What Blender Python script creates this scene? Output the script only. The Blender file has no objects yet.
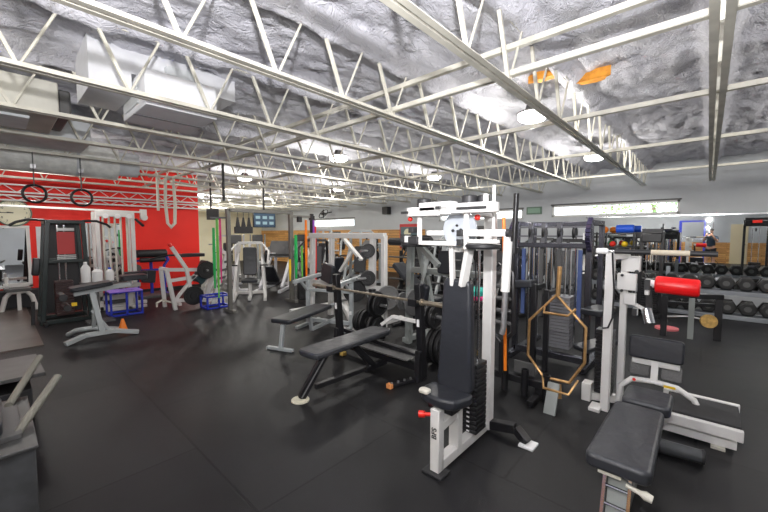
import bpy, math, random
from mathutils import Vector, Matrix, noise
random.seed(7)
C = bpy.context.scene.collection
SC = bpy.context.scene
R = math.radians
V = Vector

# ---------------------------------------------------------------- camera
CAMZ = 1.6
cd = bpy.data.cameras.new('camera'); cam = bpy.data.objects.new('camera', cd); C.objects.link(cam)
cam.location = (0, 0, CAMZ)
cam.rotation_euler = (R(90 - 3.7), 0, R(42.3))
cd.sensor_width = 36; cd.lens = 356.0 / 768 * 36; cd.clip_start = .01; cd.clip_end = 200
SC.camera = cam
# ---------------------------------------------------------------- world, lights, exposure
w = bpy.data.worlds.new('sky'); SC.world = w; w.use_nodes = True
w.node_tree.nodes['Background'].inputs[0].default_value = (.86, .95, 1, 1)
w.node_tree.nodes['Background'].inputs[1].default_value = 3.0
SC.view_settings.view_transform = 'Standard'; SC.view_settings.look = 'None'
SC.view_settings.gamma = 1; SC.view_settings.use_curve_mapping = False
SC.view_settings.exposure = 0.38
FLASH_POWER = 60
STROBE_POWER = 430
LAMP_POWER = 54
def point(name, loc, power, rad, col):
    l = bpy.data.lights.new(name, 'POINT'); l.energy = power; l.shadow_soft_size = rad; l.color = col
    o = bpy.data.objects.new(name, l); C.objects.link(o); o.location = loc; return o
point('flash_light', (-.03, .03, CAMZ + .24), FLASH_POWER, .03, (1, .98, .97))
sl = bpy.data.lights.new('strobe_light', 'SPOT'); sl.energy = STROBE_POWER; sl.shadow_soft_size = .05; sl.spot_size = R(168); sl.spot_blend = .9; sl.color = (1, .985, 1)
so = bpy.data.objects.new('strobe_light', sl); C.objects.link(so); so.location = (0, 0, 2.2)
so.rotation_euler = (R(90 + 40), 0, R(40))

# ---------------------------------------------------------------- materials
def mat(name, col, rough=.5, metal=0., bump=0., bscale=40., var=0., vscale=8., emit=0., trans=0., coat=0., alpha=1.):
    m = bpy.data.materials.new(name); m.use_nodes = True
    nt = m.node_tree; b = nt.nodes['Principled BSDF']
    c4 = (*col, 1)
    b.inputs['Base Color'].default_value = c4
    b.inputs['Roughness'].default_value = rough; b.inputs['Metallic'].default_value = metal
    b.inputs['Coat Weight'].default_value = coat
    b.inputs['Transmission Weight'].default_value = trans
    b.inputs['Alpha'].default_value = alpha
    if emit:
        b.inputs['Emission Color'].default_value = c4; b.inputs['Emission Strength'].default_value = emit
    tc = nt.nodes.new('ShaderNodeTexCoord')
    if var:
        n = nt.nodes.new('ShaderNodeTexNoise'); n.inputs['Scale'].default_value = vscale; n.inputs['Detail'].default_value = 5
        nt.links.new(tc.outputs['Object'], n.inputs['Vector'])
        r = nt.nodes.new('ShaderNodeValToRGB')
        r.color_ramp.elements[0].position = .3; r.color_ramp.elements[1].position = .7
        r.color_ramp.elements[0].color = (*[c * (1 - var) for c in col], 1)
        r.color_ramp.elements[1].color = (*[min(1, c * (1 + var)) for c in col], 1)
        nt.links.new(n.outputs[0], r.inputs[0]); nt.links.new(r.outputs[0], b.inputs['Base Color'])
    if bump:
        n = nt.nodes.new('ShaderNodeTexNoise'); n.inputs['Scale'].default_value = bscale; n.inputs['Detail'].default_value = 6
        nt.links.new(tc.outputs['Object'], n.inputs['Vector'])
        bp = nt.nodes.new('ShaderNodeBump'); bp.inputs['Strength'].default_value = bump; bp.inputs['Distance'].default_value = .02
        nt.links.new(n.outputs[0], bp.inputs['Height']); nt.links.new(bp.outputs[0], b.inputs['Normal'])
    return m
WHITE = mat('white_powder_coat', (.72, .71, .69), .35, var=.05, vscale=3)
CREAM = mat('cream_paint', (.62, .6, .52), .5, var=.12, vscale=6)
JOIST = mat('joist_paint', (.62, .60, .52), .45, var=.18, vscale=5)
BLACK = mat('black_steel', (.012, .012, .014), .35)
BLACKP = mat('black_plastic', (.02, .02, .022), .5)
VINYL = mat('black_vinyl', (.022, .024, .03), .38, bump=.25, bscale=9)
VINYL2 = mat('creased_vinyl', (.03, .032, .038), .42, bump=.7, bscale=6)
IRON = mat('cast_iron', (.012, .012, .013), .45, bump=.3, bscale=60)
IRONG = mat('grey_iron', (.16, .16, .16), .5, metal=.3, bump=.3, bscale=60)
CHROME = mat('chrome', (.72, .73, .76), .14, metal=1)
STEEL = mat('brushed_steel', (.45, .45, .46), .35, metal=.8)
SILVER = mat('silver_paint', (.42, .45, .46), .4, metal=.2)
GREY = mat('grey_steel', (.27, .29, .28), .45, metal=.2)
DKGREY = mat('dark_grey_steel', (.09, .09, .09), .5)
BRASS = mat('bare_gold_steel', (.55, .33, .14), .35, metal=.7, var=.2, vscale=20)
RUST = mat('worn_bar_steel', (.42, .36, .28), .35, metal=.8, var=.25, vscale=15)
RED = mat('red_vinyl', (.85, .01, .012), .35)
REDP = mat('red_plastic', (.8, .03, .02), .35)
YEL = mat('yellow_plastic', (.9, .6, .02), .4)
ORANGE = mat('orange_rubber', (.9, .22, .01), .45)
GREEN = mat('green_rubber', (.02, .42, .10), .45)
LIME = mat('lime_rubber', (.14, .5, .07), .45)
PURPLE = mat('purple_rubber', (.3, .08, .5), .45)
BLUE = mat('blue_paint', (.02, .04, .45), .35)
BLUEB = mat('blue_rubber', (.02, .12, .8), .45)
LILAC = mat('lilac_rubber', (.35, .2, .75), .5)
TEAL = mat('teal_foam', (.02, .6, .5), .6)
PINK = mat('pink_foam', (.8, .05, .25), .6)
DUCT = mat('galvanised_duct', (.70, .73, .75), .4, metal=.0, var=.12, vscale=4, bump=.2, bscale=5)
DUCTW = mat('insulated_duct_wrap', (.85, .86, .82), .4, bump=.9, bscale=7, var=.15, vscale=9)
PANELW = mat('white_sheet_panel', (.74, .75, .78), .5, var=.05)
SHIELD = mat('frosted_shield', (.62, .66, .72), .2, trans=.35)
TREAD = mat('grip_tread', (.03, .03, .032), .8, bump=.6, bscale=150)
PLY = mat('dark_plywood_box', (.05, .052, .055), .45, var=.35, vscale=7)
LAMPG = mat('lamp_diffuser', (1, .98, .95), .4, emit=5.5)
TUBEG = mat('flash_face', (1, 1, 1), .4, emit=30)
GLASS = mat('window_glass', (1, 1, 1), .02, trans=1)
MIRR = mat('mirror_glass', (.86, .89, .89), .015, metal=1)
CLOCK = mat('clock_face', (.85, .82, .6), .4)
PAPER = mat('white_plastic', (.85, .85, .85), .4)
SCREEN = mat('screen', (.05, .1, .16), .3, emit=.3)
SKIN = mat('skin', (.55, .3, .2), .5)
CLOTH = mat('navy_cloth', (.015, .03, .05), .8)
HAIR = mat('dark_hair', (.03, .02, .015), .7)
LEAF = mat('leaves', (.25, .5, .12), .6, var=.4, vscale=3)
BARK = mat('bark', (.2, .13, .08), .8)
WOODC = mat('rope_white', (.75, .72, .62), .7)
OFOAM = mat('orange_foam', (.85, .33, .04), .8, var=.3, vscale=12)

def wall_mat(name, col, b=.15):
    return mat(name, col, .6, bump=b, bscale=12, var=.05, vscale=1.5)
WALLG = wall_mat('grey_wall_paint', (.56, .585, .61))
WALLR = wall_mat('red_wall_paint', (.86, .018, .008), .05)
WALLC = wall_mat('cream_wall_paint', (.95, .9, .68))

def wood_mat():
    m = bpy.data.materials.new('stained_plank_panelling'); m.use_nodes = True; nt = m.node_tree; b = nt.nodes['Principled BSDF']
    tc = nt.nodes.new('ShaderNodeTexCoord'); sx = nt.nodes.new('ShaderNodeSeparateXYZ'); cx = nt.nodes.new('ShaderNodeCombineXYZ')
    ad = nt.nodes.new('ShaderNodeMath'); ad.operation = 'ADD'
    nt.links.new(tc.outputs['Object'], sx.inputs[0]); nt.links.new(sx.outputs[0], ad.inputs[0]); nt.links.new(sx.outputs[1], ad.inputs[1])
    nt.links.new(ad.outputs[0], cx.inputs[0]); nt.links.new(sx.outputs[2], cx.inputs[1])
    br = nt.nodes.new('ShaderNodeTexBrick'); br.inputs['Scale'].default_value = 1
    br.inputs['Brick Width'].default_value = 1.3; br.inputs['Row Height'].default_value = .1; br.inputs['Mortar Size'].default_value = .005
    br.inputs['Color1'].default_value = (.78, .42, .14, 1); br.inputs['Color2'].default_value = (.52, .25, .07, 1); br.inputs['Mortar'].default_value = (.12, .05, .02, 1)
    nt.links.new(cx.outputs[0], br.inputs['Vector'])
    mp = nt.nodes.new('ShaderNodeMapping'); mp.inputs['Scale'].default_value = (2, 25, 1); nt.links.new(cx.outputs[0], mp.inputs[0])
    n = nt.nodes.new('ShaderNodeTexNoise'); n.inputs['Scale'].default_value = 2; n.inputs['Detail'].default_value = 6; nt.links.new(mp.outputs[0], n.inputs['Vector'])
    mx = nt.nodes.new('ShaderNodeMix'); mx.data_type = 'RGBA'; mx.blend_type = 'OVERLAY'; mx.inputs[0].default_value = .7
    nt.links.new(br.outputs[0], mx.inputs[6]); nt.links.new(n.outputs[0], mx.inputs[7]); nt.links.new(mx.outputs[2], b.inputs['Base Color'])
    b.inputs['Roughness'].default_value = .45
    return m
WOOD = wood_mat()
def floor_mat():
    m = bpy.data.materials.new('black_rubber_mats'); m.use_nodes = True; nt = m.node_tree; b = nt.nodes['Principled BSDF']
    tc = nt.nodes.new('ShaderNodeTexCoord')
    br = nt.nodes.new('ShaderNodeTexBrick'); br.inputs['Scale'].default_value = 1
    br.inputs['Brick Width'].default_value = 1.83; br.inputs['Row Height'].default_value = 1.22; br.inputs['Mortar Size'].default_value = .009
    br.inputs['Color1'].default_value = (.010, .010, .0115, 1); br.inputs['Color2'].default_value = (.017, .017, .0185, 1); br.inputs['Mortar'].default_value = (.004, .004, .005, 1)
    mpf = nt.nodes.new('ShaderNodeMapping'); mpf.inputs['Location'].default_value = (2.75, -.95, 0); nt.links.new(tc.outputs['Object'], mpf.inputs[0])
    nt.links.new(mpf.outputs[0], br.inputs['Vector'])
    n = nt.nodes.new('ShaderNodeTexNoise'); n.inputs['Scale'].default_value = 1.3; n.inputs['Detail'].default_value = 8; nt.links.new(tc.outputs['Object'], n.inputs['Vector'])
    mx = nt.nodes.new('ShaderNodeMix'); mx.data_type = 'RGBA'; mx.blend_type = 'OVERLAY'; mx.inputs[0].default_value = .85
    nt.links.new(br.outputs[0], mx.inputs[6]); nt.links.new(n.outputs[0], mx.inputs[7]); nt.links.new(mx.outputs[2], b.inputs['Base Color'])
    mr = nt.nodes.new('ShaderNodeMapRange'); mr.inputs[3].default_value = .38; mr.inputs[4].default_value = .62
    nt.links.new(n.outputs[0], mr.inputs[0]); nt.links.new(mr.outputs[0], b.inputs['Roughness'])
    n2 = nt.nodes.new('ShaderNodeTexNoise'); n2.inputs['Scale'].default_value = 180; nt.links.new(tc.outputs['Object'], n2.inputs['Vector'])
    ma = nt.nodes.new('ShaderNodeMath'); ma.operation = 'MULTIPLY_ADD'; ma.inputs[1].default_value = -1.5
    nt.links.new(br.outputs['Fac'], ma.inputs[0]); nt.links.new(n2.outputs[0], ma.inputs[2])
    b.inputs['Specular IOR Level'].default_value = .32
    bp = nt.nodes.new('ShaderNodeBump'); bp.inputs['Strength'].default_value = .35; bp.inputs['Distance'].default_value = .004
    nt.links.new(ma.outputs[0], bp.inputs['Height']); nt.links.new(bp.outputs[0], b.inputs['Normal'])
    return m
FLOORM = floor_mat()
def foam_mat():
    m = bpy.data.materials.new('sprayed_ceiling_foam'); m.use_nodes = True; nt = m.node_tree; b = nt.nodes['Principled BSDF']
    tc = nt.nodes.new('ShaderNodeTexCoord')
    mp = nt.nodes.new('ShaderNodeMapping'); mp.inputs['Scale'].default_value = (1.7, 1, 1); nt.links.new(tc.outputs['Object'], mp.inputs[0])
    n = nt.nodes.new('ShaderNodeTexNoise'); n.inputs['Scale'].default_value = 7; n.inputs['Detail'].default_value = 7; n.inputs['Distortion'].default_value = .5
    nt.links.new(mp.outputs[0], n.inputs['Vector'])
    v = nt.nodes.new('ShaderNodeTexVoronoi'); v.feature = 'SMOOTH_F1'; v.inputs['Scale'].default_value = 11
    va = nt.nodes.new('ShaderNodeVectorMath'); va.operation = 'ADD'
    nt.links.new(n.outputs['Color'], va.inputs[0]); nt.links.new(mp.outputs[0], va.inputs[1]); nt.links.new(va.outputs[0], v.inputs['Vector'])
    ad = nt.nodes.new('ShaderNodeMath'); ad.operation = 'MULTIPLY_ADD'; ad.inputs[1].default_value = -.8
    nt.links.new(v.outputs[0], ad.inputs[0]); nt.links.new(n.outputs[0], ad.inputs[2])
    bp = nt.nodes.new('ShaderNodeBump'); bp.inputs['Strength'].default_value = .8; bp.inputs['Distance'].default_value = .022
    nt.links.new(ad.outputs[0], bp.inputs['Height']); nt.links.new(bp.outputs[0], b.inputs['Normal'])
    n3 = nt.nodes.new('ShaderNodeTexNoise'); n3.inputs['Scale'].default_value = 1.1; n3.inputs['Detail'].default_value = 4; nt.links.new(tc.outputs['Object'], n3.inputs['Vector'])
    r = nt.nodes.new('ShaderNodeValToRGB'); r.color_ramp.elements[0].position = .35; r.color_ramp.elements[1].position = .62
    r.color_ramp.elements[0].color = (.62, .62, .69, 1); r.color_ramp.elements[1].color = (.76, .76, .82, 1)
    nt.links.new(n3.outputs[0], r.inputs[0]); nt.links.new(r.outputs[0], b.inputs['Base Color'])
    b.inputs['Roughness'].default_value = .9; b.inputs['Specular IOR Level'].default_value = .2
    return m
FOAM = foam_mat()

# ---------------------------------------------------------------- mesh builder
class MB:
    def __init__(s): s.v = []; s.f = []; s.ch = []
    def add(s, vs, fs):
        n = len(s.v); s.ch.append((n, len(s.f))); s.v += [V(p) for p in vs]; s.f += [tuple(i + n for i in f) for f in fs]; return s
    def box(s, c, d, rot=None):
        c = V(c); vs = []
        for z in (-.5, .5):
            for x, y in ((-.5, -.5), (.5, -.5), (.5, .5), (-.5, .5)):
                p = V((x * d[0], y * d[1], z * d[2]))
                if rot: p = rot @ p
                vs.append(c + p)
        return s.add(vs, [(3, 2, 1, 0), (4, 5, 6, 7), (0, 1, 5, 4), (1, 2, 6, 5), (2, 3, 7, 6), (3, 0, 4, 7)])
    def bb(s, x0, x1, y0, y1, z0, z1):
        return s.box(((x0 + x1) / 2, (y0 + y1) / 2, (z0 + z1) / 2), (abs(x1 - x0), abs(y1 - y0), abs(z1 - z0)))
    def bar(s, p0, p1, w, h=None, up=(0, 0, 1)):
        h = h or w; p0 = V(p0); p1 = V(p1); d = (p1 - p0); L = d.length; d.normalize()
        up = V(up)
        if abs(d.dot(up)) > .98: up = V((0, 1, 0))
        sx = d.cross(up).normalized(); uz = sx.cross(d)
        m = Matrix((sx, d, uz)).transposed()
        return s.box((p0 + p1) / 2, (w, L, h), m)
    def path(s, pts, w, h=None, up=(0, 0, 1)):
        for a, b in zip(pts, pts[1:]): s.bar(a, b, w, h, up)
        return s
    def tube(s, pts, r, n=10, closed=False, caps=True):
        pts = [V(p) for p in pts]; m = len(pts)
        if m < 2: return s
        rr = r if isinstance(r, (list, tuple)) else [r] * m
        tang = []
        for i in range(m):
            if closed: t = pts[(i + 1) % m] - pts[i - 1]
            else: t = pts[min(i + 1, m - 1)] - pts[max(i - 1, 0)]
            tang.append(t.normalized())
        a = V((0, 0, 1)) if abs(tang[0].z) < .9 else V((1, 0, 0))
        x = tang[0].cross(a).normalized(); vs = []
        for i in range(m):
            t = tang[i]; x = (x - t * x.dot(t)).normalized(); y = t.cross(x)
            k = 1.
            if 0 < i < m - 1 or closed:
                d1 = (pts[i] - pts[i - 1]).normalized(); c = d1.dot(t); k = 1 / max(c, .5)
            for j in range(n):
                an = 2 * math.pi * j / n
                vs.append(pts[i] + (x * math.cos(an) + y * math.sin(an)) * rr[i] * (k if k < 1.3 else 1.3))
        fs = []
        for i in range(m if closed else m - 1):
            i2 = (i + 1) % m
            for j in range(n):
                j2 = (j + 1) % n
                fs.append((i * n + j, i * n + j2, i2 * n + j2, i2 * n + j))
        if not closed and caps:
            fs.append(tuple(range(n - 1, -1, -1))); fs.append(tuple((m - 1) * n + j for j in range(n)))
        return s.add(vs, fs)
    def cyl(s, p0, p1, r, n=16, r2=None): return s.tube([p0, p1], [r, r if r2 is None else r2], n)
    def ring(s, c, axis, Rr, r, n=28, k=8):
        axis = V(axis).normalized(); a = V((0, 0, 1)) if abs(axis.z) < .9 else V((1, 0, 0))
        x = axis.cross(a).normalized(); y = axis.cross(x); c = V(c)
        return s.tube([c + (x * math.cos(t) + y * math.sin(t)) * Rr for t in [2 * math.pi * i / n for i in range(n)]], r, k, True)
    def lathe(s, c, axis, prof, n=24):
        """prof: list of (h along axis, radius); closed by caps where radius 0 is absent"""
        axis = V(axis).normalized(); a = V((0, 0, 1)) if abs(axis.z) < .9 else V((1, 0, 0))
        x = axis.cross(a).normalized(); y = axis.cross(x); c = V(c); vs = []; fs = []
        for h, r in prof:
            for j in range(n):
                t = 2 * math.pi * j / n; vs.append(c + axis * h + (x * math.cos(t) + y * math.sin(t)) * max(r, .0005))
        for i in range(len(prof) - 1):
            for j in range(n):
                j2 = (j + 1) % n; fs.append((i * n + j, i * n + j2, (i + 1) * n + j2, (i + 1) * n + j))
        fs.append(tuple(range(n - 1, -1, -1))); fs.append(tuple((len(prof) - 1) * n + j for j in range(n)))
        return s.add(vs, fs)
    def sph(s, c, r, sc=(1, 1, 1), n=14):
        c = V(c); vs = []; fs = []; m = n // 2
        for i in range(m + 1):
            ph = math.pi * i / m
            for j in range(n):
                t = 2 * math.pi * j / n
                vs.append(c + V((r * sc[0] * math.sin(ph) * math.cos(t), r * sc[1] * math.sin(ph) * math.sin(t), r * sc[2] * math.cos(ph))))
        for i in range(m):
            for j in range(n):
                j2 = (j + 1) % n; fs.append((i * n + j, (i + 1) * n + j, (i + 1) * n + j2, i * n + j2))
        return s.add(vs, fs)
    def prism(s, poly, vec):
        n = len(poly); poly = [V(p) for p in poly]; vec = V(vec)
        vs = poly + [p + vec for p in poly]
        fs = [tuple(range(n - 1, -1, -1)), tuple(range(n, 2 * n))] + [(i, (i + 1) % n, (i + 1) % n + n, i + n) for i in range(n)]
        return s.add(vs, fs)
    def pad(s, c, u, v, lu, lv, t, rc=.05, taper=1.):
        """rounded slab: centre c, length dir u (size lu), width dir v (size lv), thickness t; taper scales the width at +u end"""
        c = V(c); u = V(u).normalized(); v = V(v); v = (v - u * v.dot(u)).normalized(); nn = u.cross(v)
        pts = []
        for qx, qy, a0 in ((1, 1, 0), (-1, 1, 90), (-1, -1, 180), (1, -1, 270)):
            for k in range(5):
                a = R(a0 + k * 22.5); a_, b_ = qx * (lu / 2 - rc) + rc * math.cos(a), qy * (lv / 2 - rc) + rc * math.sin(a)
                f = 1 + (taper - 1) * (a_ / lu + .5)
                pts.append(c + u * a_ + v * b_ * f - nn * t / 2)
        return s.prism(pts, nn * t)

ROOTS = {}
def rloc(o):
    while o.parent: o = o.parent
    return ROOTS.get(o.name, V((0, 0, 0)))
def mesh_of(name, mb, m, off):
    me = bpy.data.meshes.new(name)
    me.from_pydata([tuple(p - off) for p in mb.v], [], mb.f); me.update()
    me.polygons.foreach_set('use_smooth', [True] * len(me.polygons)); me.set_sharp_from_angle(angle=R(38))
    me.materials.append(m); return me
def recalc(me):
    import bmesh
    b = bmesh.new(); b.from_mesh(me); bmesh.ops.recalc_face_normals(b, faces=b.faces); b.to_mesh(me); b.free()
SPLIT = dict(seat_pad='seat_pad', bolt_plate='bolt_plate', hinge_block='hinge_block', knee_pad='knee_pad', roller_pads='roller_pad', peg='peg', pegs='peg', pulleys='pulley', bars='bar', uprights='upright',
    shield_bolts='shield_bolt', cap_bolts='cap_bolt', foot_bolts='foot_bolt', stop_knob='stop_knob', pulley_brackets='pulley_bracket', leg_rollers='leg_roller', grips='grip', poster_text_bands='poster_text_band',
    pivot_pin='pivot_pin', pivot_cap='pivot_cap', drop_tube='drop_tube', pad_hanger='pad_hanger', guide_rods='guide_rod', bracket_knobs='bracket_knob', platform_feet='platform_foot', legs='leg', black_caps='black_cap',
    pictures='picture', yellow_foot='foot_wedge', safety_notches='safety_notch', cross_foot='cross_foot', pad='pad', stand='stand_post', rack_uprights='upright_post')
def part(name, mb, m, parent, bevel=0, label=None, seg=2):
    if name in SPLIT and len(mb.ch) > 1:
        o = None; ch = mb.ch + [(len(mb.v), len(mb.f))]
        for (v0, f0), (v1, f1) in zip(ch, ch[1:]):
            q = MB(); q.v = mb.v[v0:v1]; q.f = [tuple(i - v0 for i in f) for f in mb.f[f0:f1]]; q.ch = [(0, 0)]
            o = part(SPLIT[name], q, m, parent, bevel, label, seg)
        return o
    me = mesh_of(name, mb, m, rloc(parent)); recalc(me); me.set_sharp_from_angle(angle=R(38))
    o = bpy.data.objects.new(name, me); C.objects.link(o); o.parent = parent
    if bevel:
        bv = o.modifiers.new('bevel', 'BEVEL'); bv.width = bevel; bv.segments = seg; bv.limit_method = 'ANGLE'; bv.angle_limit = R(40)
        for p in me.polygons: p.use_smooth = True
    if label: o['label'] = label
    return o
def tag(o, label, cat, group=None, kind=None):
    o['label'] = label; o['category'] = cat
    if group: o['group'] = group
    if kind: o['kind'] = kind
    return o
def thing(name, loc, label, cat, group=None):
    o = bpy.data.objects.new(name, None); C.objects.link(o); o.location = loc; o.empty_display_size = .1
    ROOTS[o.name] = V(loc); return tag(o, label, cat, group)
def single(name, mb, m, loc, label, cat, group=None, bevel=0):
    me = mesh_of(name, mb, m, V(loc)); recalc(me); me.set_sharp_from_angle(angle=R(38))
    o = bpy.data.objects.new(name, me); C.objects.link(o); o.location = loc; ROOTS[o.name] = V(loc)
    if bevel:
        bv = o.modifiers.new('bevel', 'BEVEL'); bv.width = bevel; bv.segments = 2; bv.limit_method = 'ANGLE'
    return tag(o, label, cat, group)
def struct(name, mb, m, parent=None):
    me = mesh_of(name, mb, m, V((0, 0, 0))); recalc(me); me.set_sharp_from_angle(angle=R(38))
    o = bpy.data.objects.new(name, me); C.objects.link(o)
    if parent: o.parent = parent
    else: o['kind'] = 'structure'
    return o
def kids(o): return [c for c in C.objects if c.parent == o]
def dup(o, loc=None, rz=None, label=None, group=None, parent=None):
    c = o.copy(); C.objects.link(c); c.parent = parent
    if parent is None:
        if loc is not None: c.location = loc
        if rz is not None: c.rotation_euler = (0, 0, rz)
        if label: c['label'] = label
        if group: c['group'] = group
    for k in kids(o): dup(k, parent=c)
    return c
def spin(o, deg): o.rotation_euler = (0, 0, R(deg)); return o
def text(name, s, size, m, parent, origin, xdir, ydir, ext=.002, bold=False):
    cu = bpy.data.curves.new(name, 'FONT'); cu.body = s; cu.size = size; cu.extrude = ext; cu.align_x = 'CENTER'; cu.align_y = 'CENTER'
    if bold: cu.offset = size * .02
    tmp = bpy.data.objects.new('tmp', cu); C.objects.link(tmp); bpy.context.view_layer.update()
    me = bpy.data.meshes.new_from_object(tmp.evaluated_get(bpy.context.evaluated_depsgraph_get()))
    bpy.data.objects.remove(tmp)
    x = V(xdir).normalized(); y = V(ydir).normalized(); z = x.cross(y); M = Matrix((x, y, z)).transposed()
    off = rloc(parent)
    for v in me.vertices: v.co = M @ v.co + V(origin) - off
    me.materials.clear(); me.materials.append(m)
    o = bpy.data.objects.new(name, me); C.objects.link(o); o.parent = parent; return o

# ================================================================ SETTING
RX0, RX1, RY0, RY1, CZ = -20.0, 3.6, -4.0, 11.0, 3.33
def wall_holes(axis, pos, a0, a1, z0, z1, t, holes):
    """boxes around holes [(h0,h1,hz0,hz1)] along a wall"""
    mb = MB(); hs = sorted(holes); cur = a0
    def b(x0, x1, q0, q1):
        if x1 - x0 < 1e-4 or q1 - q0 < 1e-4: return
        if axis == 'y': mb.bb(x0, x1, pos, pos + t, q0, q1)
        else: mb.bb(pos, pos + t, x0, x1, q0, q1)
    for h in hs:
        b(cur, h[0], z0, z1); b(h[0], h[1], z0, h[2]); b(h[0], h[1], h[3], z1); cur = h[1]
    b(cur, a1, z0, z1); return mb
struct('floor', MB().bb(RX0 - .2, RX1 + .2, RY0 - .2, RY1 + .2, -.1, 0), FLOORM)
WINS = [(-3.4, -.53, 2.06, 2.39), (-7.3, -4.24, 2.02, 2.34), (-14.9, -11.8, 1.88, 2.27)]
struct('wall_back', wall_holes('y', RY1, RX0 - .2, RX1 + .2, 0, CZ + .2, .2, WINS), WALLG)
struct('wall_right', MB().bb(RX1, RX1 + .2, RY0, RY1, 0, CZ + .2), WALLG)
struct('wall_front', MB().bb(RX0 - .2, RX1 + .2, RY0 - .2, RY0, 0, CZ + .2), WALLG)
struct('wall_left', MB().bb(-11.3, -11.1, RY0, 4.1, 0, CZ + .2), WALLR)
struct('wall_recess', MB().bb(RX0, -11.3, 3.9, 4.1, 0, CZ + .2), WALLC)
struct('wall_far_left', MB().bb(RX0 - .2, RX0, RY0, RY1, 0, CZ + .2), WALLC)
struct('trim_1', MB().bb(RX0, -7.9, RY1 - .03, RY1, .0, 1.74), WOOD)
struct('trim_2', MB().bb(-3.5, 3.6, RY0, RY0 + .03, 0, 1.1), WOOD)
struct('trim_3', MB().bb(-11.1, -11.06, RY0, 4.1, 0, .1), BLACKP)
struct('trim_4', MB().bb(-2.5, 3.55, RY1 - .05, RY1 - .003, 2.0, 2.03), CHROME)
for i, (x0, x1, z0, z1) in enumerate(WINS):
    t = .05
    fr = MB(); fr.bb(x0, x1, RY1 + .02, RY1 + .16, z0, z0 + t); fr.bb(x0, x1, RY1 + .02, RY1 + .16, z1 - t, z1)
    fr.bb(x0, x0 + t, RY1 + .02, RY1 + .16, z0, z1); fr.bb(x1 - t, x1, RY1 + .02, RY1 + .16, z0, z1)
    win = struct('window_%d' % (i + 1), MB().bb(x0 + t, x1 - t, RY1 + .08, RY1 + .09, z0 + t, z1 - t), GLASS)
    struct('window_frame', fr, WHITE, win)
    struct('window_lintel', MB().bb(x0 - .03, x1 + .03, RY1 - .02, RY1 + .02, z1, z1 + .035), DKGREY, win)
# door seen in the mirror
d = struct('door_1', MB().bb(.85, 1.5, RY0 + .0, RY0 + .05, 0, 2.05), mat('door_paint', (.72, .62, .4), .5))
struct('door_handle', MB().cyl((1.42, RY0 + .05, 1.0), (1.42, RY0 + .12, 1.0), .025), CHROME, d)
# mirrors
mr = single('wall_mirror', MB().bb(-2.45, 3.5, RY1 - .02, RY1 - .002, .32, 2.0), MIRR, (0.5, RY1 - .01, .32), 'long frameless mirror on the grey wall behind the dumbbell racks', 'mirror')
m2 = thing('wall_mirror', (-11.08, -.1, .42), 'white framed mirror on the red wall below the round clock', 'mirror')
part('glass', MB().bb(-11.09, -11.075, -.9, .5, .47, 1.70), MIRR, m2)
part('frame', MB().bb(-11.095, -11.05, -.96, .56, 1.70, 1.76).bb(-11.095, -11.05, .5, .56, .42, 1.70).bb(-11.095, -11.05, -.96, .56, .41, .47).bb(-11.095, -11.05, -.96, -.9, .42, 1.7), WHITE, m2)
m3 = single('wall_mirror', MB().bb(-11.095, -11.075, 1.45, 2.2, .4, 1.84), MIRR, (-11.085, 1.8, .4), 'narrow mirror on the red wall behind the white cable tower', 'mirror')
m4 = single('wall_mirror', MB().bb(-11.095, -11.07, .66, .76, .5, 1.74), PANELW, (-11.08, .7, .5), 'thin white strip on the red wall beside the black tower machine', 'panel')
m4.name = 'wall_strip'
# foam ceiling
nx, ny = 560, 330
vs = []; fs = []
def foam_z(x, y):
    a = noise.noise(V((x * .9, y * .9, 0))) * .035
    b = noise.turbulence(V((x * 4.5 + 7, y * 2.6, 1)), 3, False) * .04 + .026 * (1 - abs(noise.noise(V((x * 7.5 + 1.5 * noise.noise(V((x, y, 5))), y * 4.5 + 2 * noise.noise(V((x * 2, y * 2, 9))), 3)))) * 2.2)
    k = abs(((x / 1.17) + .5) % 1 - .5) * 1.17        # foam built up along each joist
    c = -.12 * max(0, 1 - (k / .13) ** 2)
    return CZ - .02 + a - b + c
xs = [RX1 + .1 - (RX1 - RX0 + .2) * (1 - i / nx) ** 1.35 for i in range(nx + 1)]
ys = [RY0 - .1 + (RY1 - RY0 + .2) * j / ny for j in range(ny + 1)]
for y in ys:
    for x in xs: vs.append((x, y, foam_z(x, y)))
for j in range(ny):
    for i in range(nx):
        a = j * (nx + 1) + i; fs.append((a, a + nx + 1, a + nx + 2, a + 1))
ce = MB(); ce.add(vs, fs)
me = mesh_of('ceiling', ce, FOAM, V((0, 0, 0))); me.set_sharp_from_angle(angle=R(180))
co = bpy.data.objects.new('ceiling', me); C.objects.link(co); co['kind'] = 'structure'

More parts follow.
